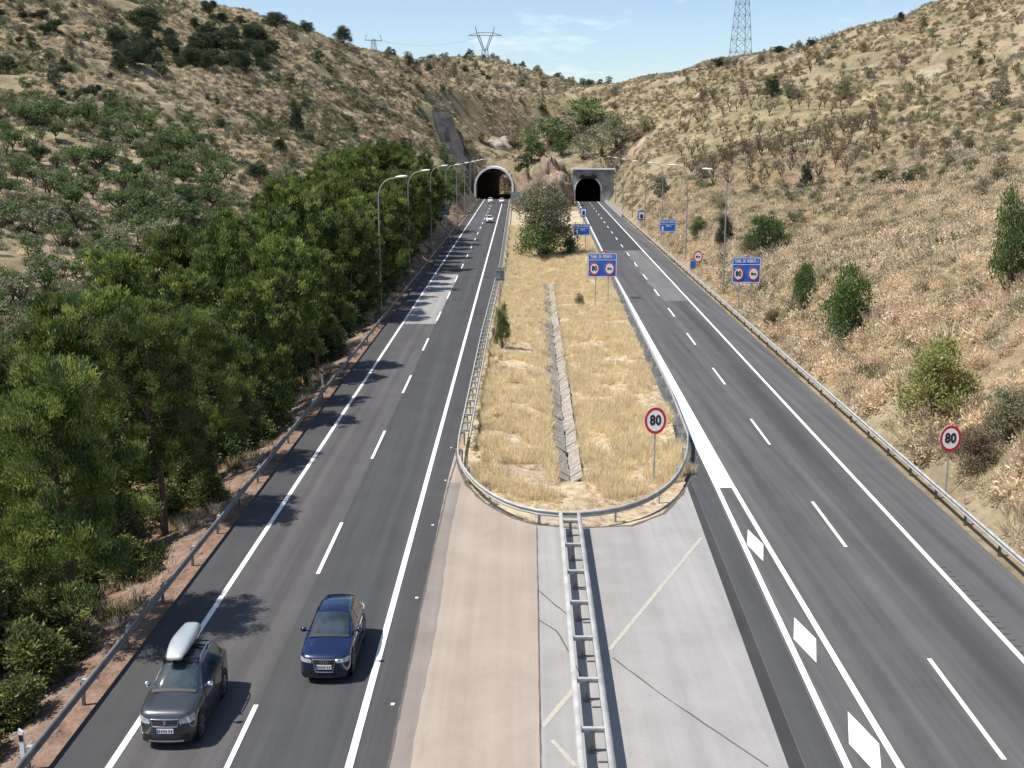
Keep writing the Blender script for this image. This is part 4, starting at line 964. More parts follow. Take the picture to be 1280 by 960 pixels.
def trunk_mesh(name, mat, pts, r0, r1, limbs=()):
    mb = MB(); n = len(pts); mb.tube(pts, [r0 + (r1 - r0) * i / (n - 1) for i in range(n)], 7)
    for a, b in limbs:
        a, b = np.array(a), np.array(b); m_ = (a + b) / 2 + np.array([0, 0, -.08 * np.linalg.norm(b - a)])
        mb.tube([a, m_, b], [r1 * .8 + .2 * r0, r1 * .7, r1 * .3], 5)
    return mb.mesh(name, mat)
def pine_proto(seed, h=12.0, r=3.0, low=.22, fine=False):
    rng = np.random.default_rng(seed); lobes = []; pts = [(0, 0, -.5)]
    for k in range(1, 6): pts.append((rng.normal(0, .1) * k, rng.normal(0, .1) * k, h * .92 * k / 5))
    pts = np.array(pts); limbs = []
    nl = 66
    for i in range(nl):
        f = low + (1 - low) * ((i + .5) / nl) ** .92; z = h * f; prof = math.sin(math.pi * min(1, .20 + .80 * (1 - f) / (1 - low)) * .62) ** .75
        a = i * 2.4 + rng.uniform(-.6, .6); rad = r * prof * rng.uniform(.35, 1.0) * (1 + .22 * math.sin(3 * a + seed)); lr = rng.uniform(.55, .98)
        base = np.array([np.interp(z * .9, pts[:, 2], pts[:, 0]), np.interp(z * .9, pts[:, 2], pts[:, 1]), z * .84])
        c = base + np.array([math.cos(a) * rad, math.sin(a) * rad, z * .12 + rng.uniform(-.4, .4)]); c[2] = min(c[2], h - lr * .6)
        lobes.append((c, (lr, lr, lr * .9)))
        if i % 3 == 0: limbs.append((base, c))
    lobes.append(((pts[-1][0], pts[-1][1], h - .9), (1.0, 1.0, 1.1)))
    cm = crown_mesh('crown', M['pine_leaf'], lobes, seed + 50, 4.2 if fine else 3.2, 110 if fine else 52, .22 if fine else .33, .026 if fine else .050, .18, .85, .55, .33)
    tm = trunk_mesh('trunk', M['bark'], pts, .21, .05, limbs)
    return cm, tm
PINES = [pine_proto(100 + i, 12, 3.1 + .25 * (i % 3), (.22, .30, .16, .26, .2)[i]) for i in range(5)]
PINES += [pine_proto(120 + i, 12, 3.3, (.24, .30, .2)[i], True) for i in range(3)]
def put_tree(name, var, loc, h, hp, rz, label, cat, group, wide=1.0):
    o = empty(name, loc, rz, label, cat, group); s_ = h / hp; o.scale = (s_ * wide, s_ * wide, s_)
    link('crown', var[0], o); link('trunk', var[1], o); return o
rp = random.Random(11)
named = [(-16.1, 37.4, 10.6, 'large round-crowned pine nearest the camera, its trunk showing above the guard rail', 5), (-16.8, 50.0, 10.4, 'second pine from the camera, its dark trunk beside the dry bank', 6),
         (-20.8, 34.0, 9.0, 'pine at the left picture edge beside the nearest pine', 7), (-22.5, 45.5, 11.0, 'broad pine behind the two nearest pines', 5), (-16.8, 59.0, 9.4, 'third pine from the camera, close to the guard rail', 6)]
for x, y, h, lb, v in named: put_tree('pine_tree', PINES[v], (x, y, hz(x, y)), h, 12, rp.uniform(0, 6), lb, 'pine tree', 'pines beside the left road')
Y_ = 55.0
while Y_ < 262:
    for xo in ((-17.0, -22.5, -28.0) if Y_ < 130 else (-17.4, -22.5, -28.5)):
        if (xo > -18 and rp.random() < .12) or (Y_ < 64 and xo > -20) or (xo < -27 and Y_ < 62): continue
        x, y = xo + rp.uniform(-1.1, 1.1), Y_ + rp.uniform(-2, 2)
        h = np.interp(Y_, [50, 70, 100, 130, 170, 220, 260], [10, 11.2, 14.2, 15.0, 15.8, 14, 9]) * rp.uniform(.84, 1.1) * (.92 if xo < -27 else 1) * (.9 if xo > -18 else 1)
        put_tree('pine_tree', PINES[rp.randrange(5)], (x, y, hz(x, y)), h, 12, rp.uniform(0, 6), *(('dark green pine in the front row of the belt, leaning towards the left guard rail', 'pine tree', 'front row pines of the roadside belt') if xo > -18 else ('dark green pine in the middle row of the belt left of the road', 'pine tree', 'middle row pines of the roadside belt') if xo > -25 else ('dark green pine in the back row of the belt, next to the orchard', 'pine tree', 'back row pines of the roadside belt')), np.interp(h, [9, 16], [1.0, .82]))
    Y_ += 6.2

# bushes and small trees: unit height prototypes
def bush_proto(mat, seed, dense=1.0, leaf=.09, nl=7, stem=True, tall=1.0, taper=.55):
    rng = np.random.default_rng(seed); lobes = []; limbs = []
    for i in range(nl):
        a = i * 2.4 + rng.uniform(0, 1); f = (i + .5) / nl; rad = .33 * math.sqrt(rng.uniform(.05, 1)) * (1.05 - taper * f); r = rng.uniform(.13, .22)
        c = (rad * math.cos(a), rad * math.sin(a), .16 + .68 * f * rng.uniform(.85, 1.1)); lobes.append((c, (r, r, r * 1.15 * tall))); limbs.append(((0, 0, .03), c))
    cm = crown_mesh('crown', mat, lobes, seed + 9, 70 * dense, 16, leaf, leaf * .22, .05, .5, .6, .5, .02)
    tm = trunk_mesh('trunk', M['bark'], [(0, 0, -.08), (0.01, 0, .1), (.02, .01, .3)], .03, .015, limbs)
    return cm, tm
def tree_proto(mat, seed, dense=1.0, leaf=.10, nl=7, bark='bark', sparse=False):
    rng = np.random.default_rng(seed); lobes = []; limbs = []; hb = rng.uniform(.2, .28)
    for i in range(nl):
        a = i * 2.4 + rng.uniform(0, 1); rad = .34 * math.sqrt(rng.uniform(.15, 1)); r = rng.uniform(.13, .2)
        c = (rad * math.cos(a), rad * math.sin(a), rng.uniform(.5, .84)); lobes.append((c, r)); limbs.append(((0, 0, hb), c))
    cm = crown_mesh('crown', mat, lobes, seed + 9, 70 * dense, 12, leaf, leaf * .26, .055, .3, .5, .6)
    tm = trunk_mesh('trunk', M[bark], [(0, 0, -.1), (rng.normal(0, .01), rng.normal(0, .01), .12), (rng.normal(0, .02), 0, hb + .02)], .035, .026, limbs)
    return cm, tm
B = {}
for k, (m_, d_, l_) in dict(green=('green_leaf', 1.5, .07), dark=('dark_leaf', 1.6, .075), olive=('olive_leaf', 1.5, .06), lime=('lime_leaf', 1.4, .06), dry=('dry_leaf', 1.0, .08), scrub=('scrub_green', 1.2, .08), verge=('verge_green', 1.6, .10)).items():
    B[k] = [bush_proto(M[m_], 200 + 10 * i + hash_ , d_, l_) for i, hash_ in ((0, len(k)), (1, len(k) + 3), (2, len(k) + 5))]
LO = [(-60, 140), (130, 125), (250, 150), (290, 225), (262, 290), (180, 330), (100, 400), (40, 470), (-60, 520)]; RO = [(845, 150), (935, 118), (1085, 128), (1105, 190), (1060, 226), (900, 240), (850, 215)]
T = dict(green=[tree_proto(M['green_leaf'], 300 + i, (1.3, .8, 1.6, 1.0, 1.4, .6, 1.1, 1.5)[i], .09, 4 + i) for i in range(8)], dry=[tree_proto(M['almond_leaf'], 320 + i, .34, .075, 7, 'bark') for i in range(5)], dark=[tree_proto(M['dark_leaf'], 340 + i, 2.6, .08, 10) for i in range(3)], olive=[tree_proto(M['olive_leaf'], 360 + i, 1.1, .09) for i in range(3)])
B['big'] = [bush_proto(M['olive_leaf'], 411, 3.6, .042, 18, True, 1.0, .12)]
for k, m_ in (('green', 'green_leaf'), ('lime', 'lime_leaf'), ('scrub', 'scrub_green'), ('dry', 'dry_leaf'), ('olive', 'olive_leaf'), ('dark', 'dark_leaf'), ('verge', 'verge_green')): B['n' + k] = [bush_proto(M[m_], 430 + i, 3.6, .05, 12, True, 1.0, .35) for i in range(2)]
B['near_verge'] = [bush_proto(M['verge_green'], 420 + i, 3.0, .075, 9, True, 1.3) for i in range(3)]
rv = random.Random(23)
def bush_px(px, py, hpx, wpx, kind, label, cat='bush', group=None, name='bush', pool=None, dmin=25):
    p = cast(px, py, dmin)
    if p is None: return None
    dist = math.hypot(p[1] * math.cos(PITCH), 0) + (CAM_H - p[2]) * math.sin(PITCH); h = hpx / FPX * dist; wd = wpx / FPX * dist
    v = rv.choice(B['n' + kind] if pool is None and py > 260 and 'n' + kind in B else (pool or B)[kind]); o = empty(name, p, rv.uniform(0, 6), label, cat, group); o.location.z -= .05
    k = wd / .82; o.scale = (k, k, h); link('crown', v[0], o); link('trunk', v[1], o); return o
for a in [(1055, 437, 96, 58, 'green', 'tall dark green bush halfway up the dry right bank'), (1003, 393, 62, 32, 'green', 'slim green bush left of the tall dark bush on the right bank'),
          (1170, 528, 100, 78, 'lime', 'yellow-green broom bush above the right speed limit sign'), (1262, 372, 120, 50, 'green', 'tall leafy bush at the right picture edge on the bank'),
          (958, 318, 48, 50, 'green', 'bright green bush just above the right large blue sign'), (905, 312, 40, 20, 'dark', 'dark narrow bush behind the nearest right lamp post'), (872, 300, 26, 22, 'green', 'small green bush left of the nearest right lamp post'),
          (936, 322, 22, 24, 'scrub', 'grey-green scrub bush beside the right large blue sign'), (1007, 241, 40, 20, 'dark', 'dark upright evergreen below the bare orchard on the right hill'), (1102, 234, 22, 26, 'dark', 'left of two round dark bushes on the right hillside'), (1135, 236, 24, 26, 'dark', 'right of two round dark bushes on the right hillside'),
          (1262, 560, 70, 60, 'scrub', 'grey dry shrub at the right picture edge behind the guard rail'), (1215, 590, 60, 50, 'dry', 'brown dry shrub right of the right speed limit sign'), (966, 412, 26, 22, 'dry', 'small brown shrub by the guard rail below the large blue sign'),
          (628, 436, 52, 18, 'verge', 'small spiky green plant at the left edge of the median'), (724, 382, 14, 12, 'scrub', 'tiny round bush in the median left of the large blue sign'),
          (688, 182, 34, 50, 'green', 'green bush on the slope just above the rock outcrop'), (736, 158, 34, 62, 'green', 'widest bright green bush on the slope above the right tunnel'), (712, 176, 30, 44, 'scrub', 'grey-green bush between the two green bushes above the tunnels'), (752, 196, 42, 44, 'olive', 'grey-green bush right above the right tunnel headwall'), (728, 200, 34, 40, 'olive', 'grey-green bush left above the right tunnel headwall'), (664, 205, 40, 30, 'green', 'dark green bush left of the rock outcrop'),
          (660, 252, 26, 26, 'olive', 'grey shrub at the left foot of the rock outcrop'), (700, 232, 24, 24, 'scrub', 'dull shrub at the right foot of the rock outcrop'), (655, 226, 26, 24, 'dark', 'dark shrub between the left tunnel ring and the rock outcrop'), (676, 198, 18, 20, 'scrub', 'scrubby bush behind the left shoulder of the rock outcrop'), (702, 196, 24, 26, 'green', 'dark green bush behind the right shoulder of the rock outcrop'), (770, 186, 44, 40, 'olive', 'grey-green bush above the right end of the headwall'), (600, 178, 16, 20, 'dry', 'brown bush on the slope above the left tunnel ring'), (640, 186, 20, 22, 'scrub', 'grey bush right above the left tunnel ring'), (586, 200, 24, 20, 'scrub', 'dull bush left of the left tunnel ring'),
          (792, 178, 20, 24, 'dry', 'brown bush on the rock cut right of the right tunnel'), (806, 168, 24, 26, 'scrub', 'grey bush higher on the rock cut right of the right tunnel'), (824, 250, 30, 26, 'scrub', 'dull bush low on the rock cut right of the right tunnel'), (876, 238, 34, 26, 'scrub', 'dull grey bush at the lower left end of the bare orchard')]:
    bush_px(*a)
mx_, my_ = G(687, 318, -.2)
o = empty('olive_shrub', (mx_, my_, hz(mx_, my_) - .1), .6, 'big grey-green shrub filling the median in front of the rock outcrop', 'shrub'); o.location.x -= .9; o.scale = (12.6, 11.5, 11.8); link('crown', B['big'][0][0], o); link('trunk', B['big'][0][1], o)
o = empty('olive_shrub', (mx_ - 1.6, my_ - 4, hz(mx_ - 1.6, my_ - 4) - .1), 2.6, 'dark green low shrub at the foot of the big median shrub', 'shrub'); o.scale = (9.5, 7, 6); link('crown', B['green'][1][0], o); link('trunk', B['green'][1][1], o)
o = empty('olive_shrub', (mx_ + 3.4, my_ - 1, hz(mx_ + 3.4, my_ - 1) - .1), 2.0, 'small dark shrub at the right foot of the big median shrub', 'shrub'); o.scale = (4.4, 4, 3.2); link('crown', B['green'][2][0], o); link('trunk', B['green'][2][1], o)
o = empty('olive_shrub', (3.6, 497, hz(3.6, 497) - .1), 2.0, 'green shrub on the slope visible through the left tunnel mouth', 'shrub'); o.scale = (9, 8, 7); link('crown', B['green'][0][0], o); link('trunk', B['green'][0][1], o)
# shrubs on the verge at the bottom left
for i, (x, y, h, wd) in enumerate([(-17.0, 31.2, 2.6, 2.6), (-16.0, 34.0, 2.2, 2.2), (-18.8, 29.0, 3.2, 3.2), (-16.0, 29.2, 1.9, 2.2), (-18.6, 36.5, 2.8, 3), (-17.6, 40.5, 2.4, 2.4), (-16.0, 43.5, 1.8, 2), (-18.8, 44.5, 2.8, 3), (-15.6, 53.5, 1.7, 1.8), (-17.0, 54.5, 2.2, 2.4), (-15.8, 65.5, 1.8, 2.0), (-20.5, 40, 3, 3), (-20.5, 31, 3.4, 3.4), (-22.5, 27, 3.6, 4), (-17.8, 38.5, 2.2, 2.6), (-19.4, 41.5, 3.2, 3.4), (-18.4, 47.5, 3, 3.4), (-20.2, 50.5, 3.2, 3.6), (-17.6, 52, 2, 2.6), (-18.6, 57, 2.8, 3.4), (-21.5, 45, 3.4, 3.8), (-22, 37, 3.4, 3.8), (-24, 40, 3.6, 4), (-24, 50, 3.6, 4), (-19.5, 62, 2.8, 3.4), (-15.6, 31.5, 1.5, 1.8), (-15.5, 36, 1.2, 1.6), (-21.5, 56, 3.2, 3.6)]):
    o = empty('verge_shrub', (x, y, hz(x, y) - .05), rv.uniform(0, 6), 'yellowish green shrub on the verge behind the left guard rail', 'shrub', 'shrubs on the left verge'); v = B['near_verge'][i % 3]; k = wd / .82; o.scale = (k, k, h); link('crown', v[0], o); link('trunk', v[1], o)
# shrubs between the lamps near the left tunnel
for i in range(34):
    y = 205 + i * 5.8 + rv.uniform(-2, 2); x = -16.8 - rv.uniform(0, 9); kind = rv.choice(['olive', 'green', 'scrub', 'green', 'dark']); v = rv.choice(B[kind]); h = rv.uniform(2.5, 6.0); k = h * rv.uniform(.9, 1.3)
    o = empty('roadside_shrub', (x, y, hz(x, y) - .1), rv.uniform(0, 6), 'dull green shrub behind the street lamps near the left tunnel', 'shrub', 'shrubs between the lamps and the left tunnel'); o.scale = (k, k, h); link('crown', v[0], o); link('trunk', v[1], o)

for i in range(70):
    y = 60 + i * 2.4 + rv.uniform(-1.4, 1.4); x = -16.4 - rv.uniform(0, 3.4); kind = rv.choice(['ngreen', 'nverge', 'ndark', 'ngreen']); v = rv.choice(B[kind]); h = rv.uniform(1.8, 4.2); k = h * rv.uniform(1.0, 1.5)
    o = empty('understorey_shrub', (x, y, hz(x, y) - .1), rv.uniform(0, 6), 'shaded green shrub under the pines along the left guard rail', 'shrub', 'shrubs under the roadside pines'); o.scale = (k, k, h); link('crown', v[0], o); link('trunk', v[1], o)

def in_poly(px, py, poly):
    c = np.zeros(px.shape, bool); n = len(poly)
    for i in range(n):
        x0, y0 = poly[i]; x1, y1 = poly[(i + 1) % n]
        m_ = ((y0 > py) != (y1 > py)) & (px < (x1 - x0) * (py - y0) / ((y1 - y0) if y1 != y0 else 1e-9) + x0); c ^= m_
    return c
def field(poly, sx, sy, rot, jit, xr, yr, seed):
    rng = np.random.default_rng(seed); a, b = np.meshgrid(np.arange(-500, 500, sx), np.arange(-500, 500, sy)); a = a.ravel(); b = b.ravel()
    X = a * math.cos(rot) - b * math.sin(rot) + (xr[0] + xr[1]) / 2 + rng.normal(0, jit, len(a)); Y = a * math.sin(rot) + b * math.cos(rot) + (yr[0] + yr[1]) / 2 + rng.normal(0, jit, len(a))
    m_ = (X > xr[0]) & (X < xr[1]) & (Y > yr[0]) & (Y < yr[1]); X, Y = X[m_], Y[m_]; Z = bil(X, Y)
    px, py, _ = proj(np.stack([X, Y, Z], 1)); m_ = in_poly(px, py, poly); P = np.stack([X, Y, Z], 1)[m_]
    return P[visible(P + np.array([0, 0, 1.5]))]
def plant(P, pool, hr, name, label, cat, group, seed, wide=(.9, 1.2), parts=True, limit=290, names=None):
    r2 = random.Random(seed); P = list(P); r2.shuffle(P); P = sorted(P[:limit], key=lambda q: q[1])
    for q in P:
        v = r2.choice(pool); h = r2.uniform(*hr); k = h * r2.uniform(*wide)
        o = empty(name, (q[0], q[1], q[2] - .1), r2.uniform(0, 6), label, cat, group); o.scale = (k, k, h); link('crown', v[0], o); link('trunk', v[1], o)
    return len(P)
cnt = {}
cnt['lo'] = plant(field([(-60, 140), (130, 125), (250, 150), (290, 225), (262, 290), (180, 330), (100, 400), (40, 470), (-60, 520)], 5.0, 5.6, .5, 1.1, (-190, -28), (70, 300), 1), T['green'] * 2 + T['olive'] + B['green'], (1.8, 4.8), 'orchard_tree', 'small green orchard tree in rows on the lower left hillside', 'tree', 'green orchard trees on the left hillside', 1, (.8, 1.5))
cnt['lu'] = plant(field([(140, 48), (340, 42), (345, 92), (140, 98)], 6.2, 6.2, .3, 2.2, (-220, -60), (250, 460), 2), B['ndark'] + T['dark'][:1] + B['dark'][:1], (3.0, 6.0), 'evergreen_tree', 'dark evergreen tree in the grove high on the left hillside', 'tree', 'dark grove on the left hillside', 2, (1.0, 1.5), limit=90)
cnt['lm'] = plant(field([(250, 95), (560, 95), (545, 200), (440, 180), (330, 240), (270, 220)], 8, 8, .9, 2.6, (-150, -20), (180, 500), 3), B['dry'] + B['scrub'] + T['dry'] + B['dark'][:1], (1.6, 3.6), 'hillside_bush', 'brownish scrub bush scattered on the left hillside above the pines', 'bush', 'scrub bushes on the left hillside', 3, (.9, 1.4), limit=150)
cnt['ll'] = plant(field([(-40, -20), (150, 5), (135, 130), (-40, 140)], 9, 9, .2, 3.0, (-260, -70), (200, 460), 4), B['dark'] + B['scrub'] * 2 + T['dark'], (2.0, 4.4), 'hillside_bush', 'dull dark bush on the upper left hillside at the picture corner', 'bush', 'dark bushes in the upper left corner', 4, (1.0, 1.5), limit=110)
cnt['ro'] = plant(field([(845, 150), (935, 118), (1085, 128), (1105, 190), (1060, 226), (900, 240), (850, 215)], 5.0, 5.6, .35, .6, (30, 150), (190, 420), 5), T['dry'], (3.0, 4.6), 'almond_tree', 'bare-looking brown orchard tree in rows on the right hillside', 'tree', 'bare orchard trees on the right hillside', 5, (.8, 1.1), limit=200)
cnt['ru'] = plant(field([(840, 95), (1000, 62), (1150, 22), (1290, -30), (1290, 130), (1090, 122), (935, 115), (850, 140)], 8.5, 8.5, .6, 2.4, (40, 240), (200, 520), 6), T['dry'] * 2 + B['dry'] + B['scrub'] + T['olive'], (2.2, 4.4), 'hillside_tree', 'small dull tree scattered on the upper right hillside', 'tree', 'scattered trees on the upper right hillside', 6, (.8, 1.3), limit=170)
cnt['rm'] = plant(field([(1090, 130), (1290, 130), (1290, 250), (1120, 260), (900, 310), (880, 250), (1060, 230)], 7, 7, .6, 2.2, (30, 130), (110, 320), 7), B['scrub'] * 2 + B['dry'] + T['olive'], (1.2, 2.8), 'hillside_bush', 'low grey-green bush on the middle right hillside', 'bush', 'bushes on the middle right hillside', 7, (.9, 1.5), limit=150)
cnt['bk'] = plant(field([(470, 60), (770, 60), (770, 165), (560, 165)], 10, 10, .4, 3, (-70, 80), (420, 720), 8), B['scrub'] * 2 + B['dark'] + B['dry'], (2.0, 5.0), 'ridge_bush', 'bush on the back ridge above the two tunnels', 'bush', 'bushes on the back ridge', 8, (1.0, 1.5), limit=120)
# trees on the skyline, one by one
for px, py, h, wd, kind, lb in [(262, 23, 21, 17, 'dark', 'lone dark round tree on a stem on the left skyline'), (183, 37, 26, 42, 'dark', 'wide dark evergreen clump on the upper left ridge'), (345, 36, 20, 30, 'dark', 'large dark round tree right of the lone tree on the left skyline'), (278, 28, 11, 13, 'dark', 'small dark bush right of the lone stemmed skyline tree'), (300, 31, 11, 14, 'dark', 'second small dark bush right of the lone skyline tree'), (243, 36, 13, 12, 'dark', 'small dark bush left below the lone skyline tree'), (383, 42, 14, 18, 'dark', 'round dark tree fourth from the lone skyline tree'), (428, 55, 20, 22, 'dark', 'dark tree where the left ridge dips to the right'), (371, 168, 36, 17, 'dark', 'dark upright cypress-like tree on the open left hillside'), (350, 190, 16, 16, 'dark', 'round dark bush below the upright tree on the left hillside'), (322, 228, 24, 24, 'dark', 'round dark tree just left of the tall pine belt top'), (398, 78, 16, 16, 'green', 'round green bush on the bare upper left slope'), (236, 262, 20, 22, 'dark', 'nearly black round bush at the end of the pale orchard ground'),
                            (1014, 54, 8, 12, 'dark', 'small dark bush on the right skyline'), (975, 64, 8, 18, 'dark', 'low dark clump on the right skyline right of the pylon'), (897, 83, 9, 18, 'dark', 'low dark clump on the right skyline left of the pylon'), (1126, 28, 12, 10, 'dark', 'upright dark bush high on the right skyline'), (1225, 85, 12, 7, 'dark', 'tiny dark upright tree on the upper right slope'), (965, 122, 24, 18, 'dark', 'dark evergreen among dull trees above the bare orchard'), (985, 124, 24, 22, 'scrub', 'grey-green tree right of the dark evergreen above the bare orchard'), (1252, 135, 34, 26, 'scrub', 'dull green tall bush near the right picture edge'), (1055, 126, 26, 26, 'olive', 'olive-green tree at the top of the bare orchard')]:
    pl = T if (kind in T and lb.startswith('lone')) else B
    for dy in range(0, 12, 2):
        if bush_px(px, py + dy, h, wd, ('ndark' if pl is B and kind == 'dark' else kind) if kind in pl else 'dark', lb, 'tree', None, 'skyline_tree', pl, 120): break

# ------------------------------------------------------------------ scrub, dry grass (too many to count)
def tuft(seed, n, hgt, spread, wd, lean, mat):
    rng = np.random.default_rng(seed); C = np.zeros((n, 3)); C[:, :2] = rng.normal(0, spread * .45, (n, 2))
    D = np.stack([C[:, 0] / spread * lean + rng.normal(0, lean * .5, n), C[:, 1] / spread * lean + rng.normal(0, lean * .5, n), np.ones(n)], 1); D /= np.linalg.norm(D, axis=1)[:, None]
    V, F, t = leaves(C, D, hgt * rng.uniform(.5, 1.2, n), wd, np.clip(rng.normal(.5, .22, n), 0, 1), rng)
    return np_mesh('tuft', V, F, [mat], attrs={'tint': t})
def cushion(seed, n, mat, leaf=.16):
    rng = np.random.default_rng(seed); d = rand_dirs(n, rng); d[:, 2] = np.abs(d[:, 2]); C = d * rng.uniform(.35, 1, (n, 1)) * np.array([.5, .5, .55]) * (1 + .25 * np.sin(d[:, :1] * 5 + seed))
    D = d * .8 + rng.normal(0, .6, (n, 3)) + np.array([0, 0, .5]); D /= np.linalg.norm(D, axis=1)[:, None]
    V, F, t = leaves(C, D, leaf * rng.uniform(.6, 1.4, n), leaf * .2, np.clip(rng.normal(.5, .22, n), 0, 1), rng)
    return np_mesh('cushion', V, F, [mat], attrs={'tint': t})
def scatter(name, label, P, scl, protos, seed):
    rng = np.random.default_rng(seed); n = len(P); me = bpy.data.meshes.new(name); me.vertices.add(n); me.vertices.foreach_set('co', np.asarray(P, np.float32).ravel())
    a = me.attributes.new('scl', 'FLOAT_VECTOR', 'POINT'); s3 = np.stack([scl * rng.uniform(.8, 1.3, n), scl * rng.uniform(.8, 1.3, n), scl * rng.uniform(.7, 1.25, n)], 1); a.data.foreach_set('vector', s3.astype(np.float32).ravel())
    a = me.attributes.new('rot', 'FLOAT_VECTOR', 'POINT'); r3 = np.stack([rng.normal(0, .12, n), rng.normal(0, .12, n), rng.uniform(0, 6.28, n)], 1); a.data.foreach_set('vector', r3.astype(np.float32).ravel())
    a = me.attributes.new('pick', 'INT', 'POINT'); a.data.foreach_set('value', rng.integers(0, len(protos), n).astype(np.int32)); me.update()
    o = link(name, me); tag(o, label, None, None, 'stuff')
    g = bpy.data.node_groups.new(name, 'GeometryNodeTree'); g.interface.new_socket('Geometry', in_out='INPUT', socket_type='NodeSocketGeometry'); g.interface.new_socket('Geometry', in_out='OUTPUT', socket_type='NodeSocketGeometry')
    N, Lk = g.nodes, g.links; gi, go = N.new('NodeGroupInput'), N.new('NodeGroupOutput'); jn = N.new('GeometryNodeJoinGeometry')
    def named_(nm, ty): q = N.new('GeometryNodeInputNamedAttribute'); q.data_type = ty; q.inputs['Name'].default_value = nm; return q.outputs['Attribute']
    sc_, ro_, pk = named_('scl', 'FLOAT_VECTOR'), named_('rot', 'FLOAT_VECTOR'), named_('pick', 'INT')
    for i, pm in enumerate(protos):
        po = bpy.data.objects.new('tuft_source', pm); oi = N.new('GeometryNodeObjectInfo'); oi.inputs['Object'].default_value = po
        cp = N.new('FunctionNodeCompare'); cp.data_type = 'INT'; cp.operation = 'EQUAL'; Lk.new(pk, cp.inputs[2]); cp.inputs[3].default_value = i
        ip = N.new('GeometryNodeInstanceOnPoints'); Lk.new(gi.outputs[0], ip.inputs['Points']); Lk.new(cp.outputs[0], ip.inputs['Selection']); Lk.new(oi.outputs['Geometry'], ip.inputs['Instance'])
        er = N.new('FunctionNodeEulerToRotation'); Lk.new(ro_, er.inputs[0]); Lk.new(er.outputs[0], ip.inputs['Rotation']); Lk.new(sc_, ip.inputs['Scale']); Lk.new(ip.outputs['Instances'], jn.inputs[0])
    Lk.new(jn.outputs[0], go.inputs[0]); md = o.modifiers.new('scatter', 'NODES'); md.node_group = g
    return o
def sample(n, xr, yr, seed, cond, bias=None, margin=40):
    rng = np.random.default_rng(seed); X = rng.uniform(*xr, n); Y = rng.uniform(*yr, n) if bias is None else yr[0] + (yr[1] - yr[0]) * rng.uniform(0, 1, n) ** bias
    m_ = cond(X, Y); X, Y = X[m_], Y[m_]; P = np.stack([X, Y, bil(X, Y) - .03], 1); px, py, _ = proj(P)
    m_ = (px > -margin) & (px < 1280 + margin) & (py > -60) & (py < 1000); return P[m_]
straw = [tuft(i, 46, .55, .30, .012, .35, M['straw']) for i in range(4)]
P = sample(46000, (-4, 22), (49, 260), 1, lambda X, Y: (X > m_rail_l(Y) + .9) & (X < m_rail_r(Y) - .6) & (np.abs(X - ditch_x(Y)) > np.interp(Y, [80, 125], [.85, .3]) * (Y < 150)) & ((Y > 52.5 + .12 * (X - 3) ** 2) ) & (vnoise(X / 1.3, Y / 2.2, 77) > .36), 1.35)
scatter('dry_grass', 'tall straw-coloured grass covering the median', P, RNG.uniform(.5, 1.25, len(P)), straw, 1)
P = sample(26000, (-4, 22), (50, 230), 31, lambda X, Y: (X > m_rail_l(Y) + .6) & (X < m_rail_r(Y) - .3) & (np.abs(X - ditch_x(Y)) > .62 * (Y < 150)) & (Y > 51.5 + .10 * (X - 3) ** 2), 1.5)
scatter('median_litter', 'short dead weeds and straw litter between the tall grass of the median', P, RNG.uniform(.18, .42, len(P)), [straw[0], tuft(41, 40, .5, .45, .02, .9, M['scrub_leaf']), tuft(42, 40, .5, .45, .02, .9, M['straw']), tuft(43, 30, .45, .4, .02, .9, M['scrub_green'])], 31)
scrubs = [cushion(20 + i, 230, M['scrub_leaf'], .13) for i in range(4)] + [cushion(30, 200, M['scrub_green'], .13)] + [tuft(40, 70, .6, .4, .014, .6, M['scrub_leaf']), tuft(45, 70, .5, .4, .014, .6, M['straw'])]
P = sample(80000, (20, 80), (22, 260), 2, lambda X, Y: (X > r_rail(Y) + 1.3) & (vnoise(X / 2.2, Y / 2.2, 5) > .22), 1.25)
scatter('bank_scrub', 'dense pinkish dry scrub covering the bank right of the right road', P, .45 + 1.5 * RNG.uniform(0, 1, len(P)) ** 2.2 * (.5 + vnoise(P[:, 0] / 4, P[:, 1] / 4, 55)), scrubs, 2)
P = sample(2600, (-4, 3), (55, 260), 21, lambda X, Y: (X > m_rail_l(Y) + .8) & (X < m_rail_l(Y) + 2.6) & (vnoise(X, Y / 3, 31) > .35), 1.3)
scatter('median_weeds', 'grey-green weeds along the left edge of the median', P, RNG.uniform(.25, .6, len(P)), [scrubs[4], scrubs[0], cushion(33, 120, M['verge_green'], .17)], 21)
hill = [cushion(50 + i, 90, M['scrub_leaf'], .24) for i in range(2)] + [cushion(60 + i, 90, M['scrub_green'], .24) for i in range(3)] + [cushion(70, 90, M['dry_leaf'], .24)]
P = sample(190000, (-260, 260), (90, 680), 3, lambda X, Y: ((X < -30) | (X > r_rail(np.minimum(Y, 400)) + 2) | (Y > 425)) & (vnoise(X / 9, Y / 9, 8) + .35 * vnoise(X / 3, Y / 3, 9) > .5))
qx, qy, _ = proj(P); P = P[~((in_poly(qx, qy, LO) | in_poly(qx, qy, RO)) & (RNG.uniform(0, 1, len(P)) < np.where(in_poly(qx, qy, RO), .93, .6)))]
scatter('hillside_scrub', 'low dry scrub and grass clumps dotted over the hillsides', P, RNG.uniform(.6, 1.7, len(P)), hill, 3)
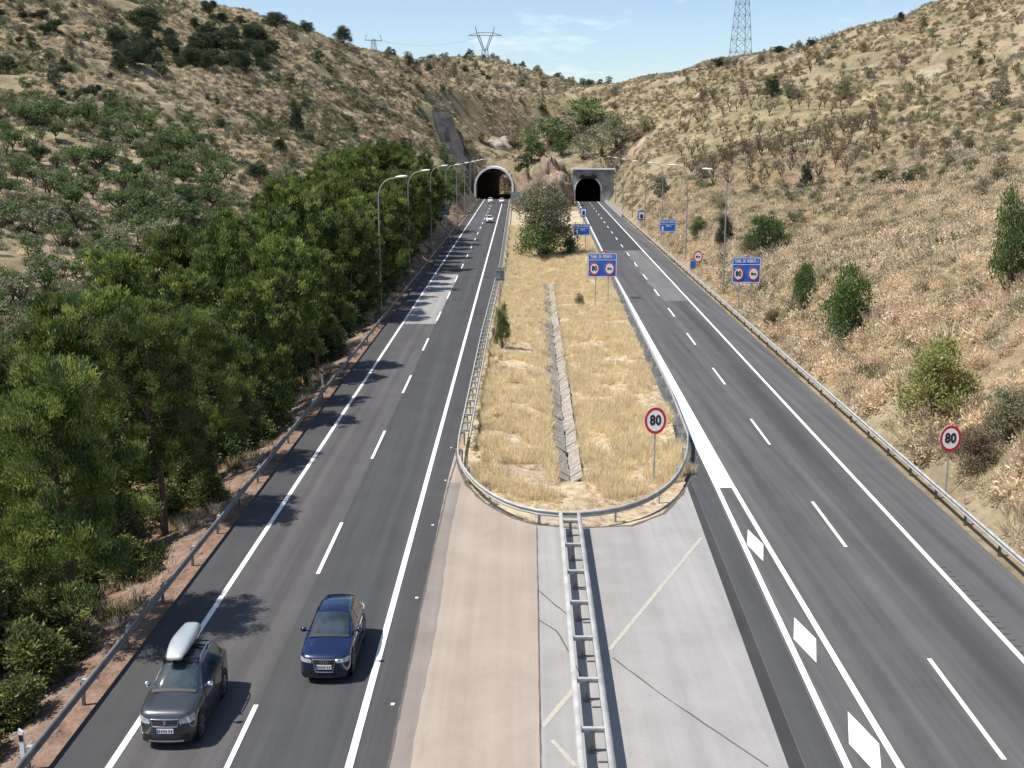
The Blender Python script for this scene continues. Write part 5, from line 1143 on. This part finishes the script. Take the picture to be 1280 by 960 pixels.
lhs = [cushion(90 + i, 110, M[m_], .2) for i, m_ in enumerate(('green_leaf', 'scrub_green', 'olive_leaf', 'dark_leaf', 'verge_green'))]
P = sample(120000, (-230, -24), (60, 470), 13, lambda X, Y: vnoise(X / 14, Y / 10, 18) + .5 * vnoise(X / 4, Y / 4, 19) > .74 + .10 * sstep(220, 360, Y))
scatter('left_hill_scrub', 'dull green weeds and scrub over the left hillside and under its trees', P, .5 + 1.5 * RNG.uniform(0, 1, len(P)) ** 2, lhs, 13)
ver = [tuft(80 + i, 40, .6, .3, .014, .5, M[m_]) for i, m_ in enumerate(('straw', 'verge_green', 'scrub_leaf'))]
P = sample(9000, (-26, -14.6), (22, 300), 4, lambda X, Y: vnoise(X / 1.5, Y / 1.5, 15) > np.where(X > -16, .62, .4), 1.4)
scatter('verge_grass', 'patchy weeds on the reddish bank behind the left guard rail', P, RNG.uniform(.4, 1.1, len(P)), ver, 4)
P = sample(1500, (20, 40), (22, 220), 5, lambda X, Y: (X > r_rail(Y) + .5) & (X < r_rail(Y) + 1.8), 1.4)
stone = [rock('s', None, (0, 0, 0), (.16, .13, .10), 60 + i, M['rock_pale'], .5, 10) for i in range(2)]
sm_ = [s_.data for s_ in stone]
for s_ in stone: bpy.data.objects.remove(s_)
scatter('verge_stones', 'loose pale stones along the foot of the right bank', P, RNG.uniform(.3, 1.4, len(P)), sm_, 5)
P = sample(2500, (-16.5, -13.8), (22, 120), 6, lambda X, Y: X > -99, 1.4)
scatter('verge_gravel', 'loose gravel and stones under the left guard rail', P, RNG.uniform(.2, .9, len(P)), sm_, 6)
P = sample(1200, (-4, 11), (47, 64), 7, lambda X, Y: (X > m_rail_l(Y) + .2) & (X < m_rail_r(Y)) & (Y < 54 + .12 * (X - 3) ** 2) & in_poly(X, Y, [tuple(q) for q in smooth_path(nose, 2)]))
scatter('nose_weeds', 'short dry weeds and dirt around the nose of the median', P, RNG.uniform(.2, .5, len(P)), [ver[0], ver[2], scrubs[0]], 7)
print('COUNTS', cnt, 'objects', len(bpy.data.objects))
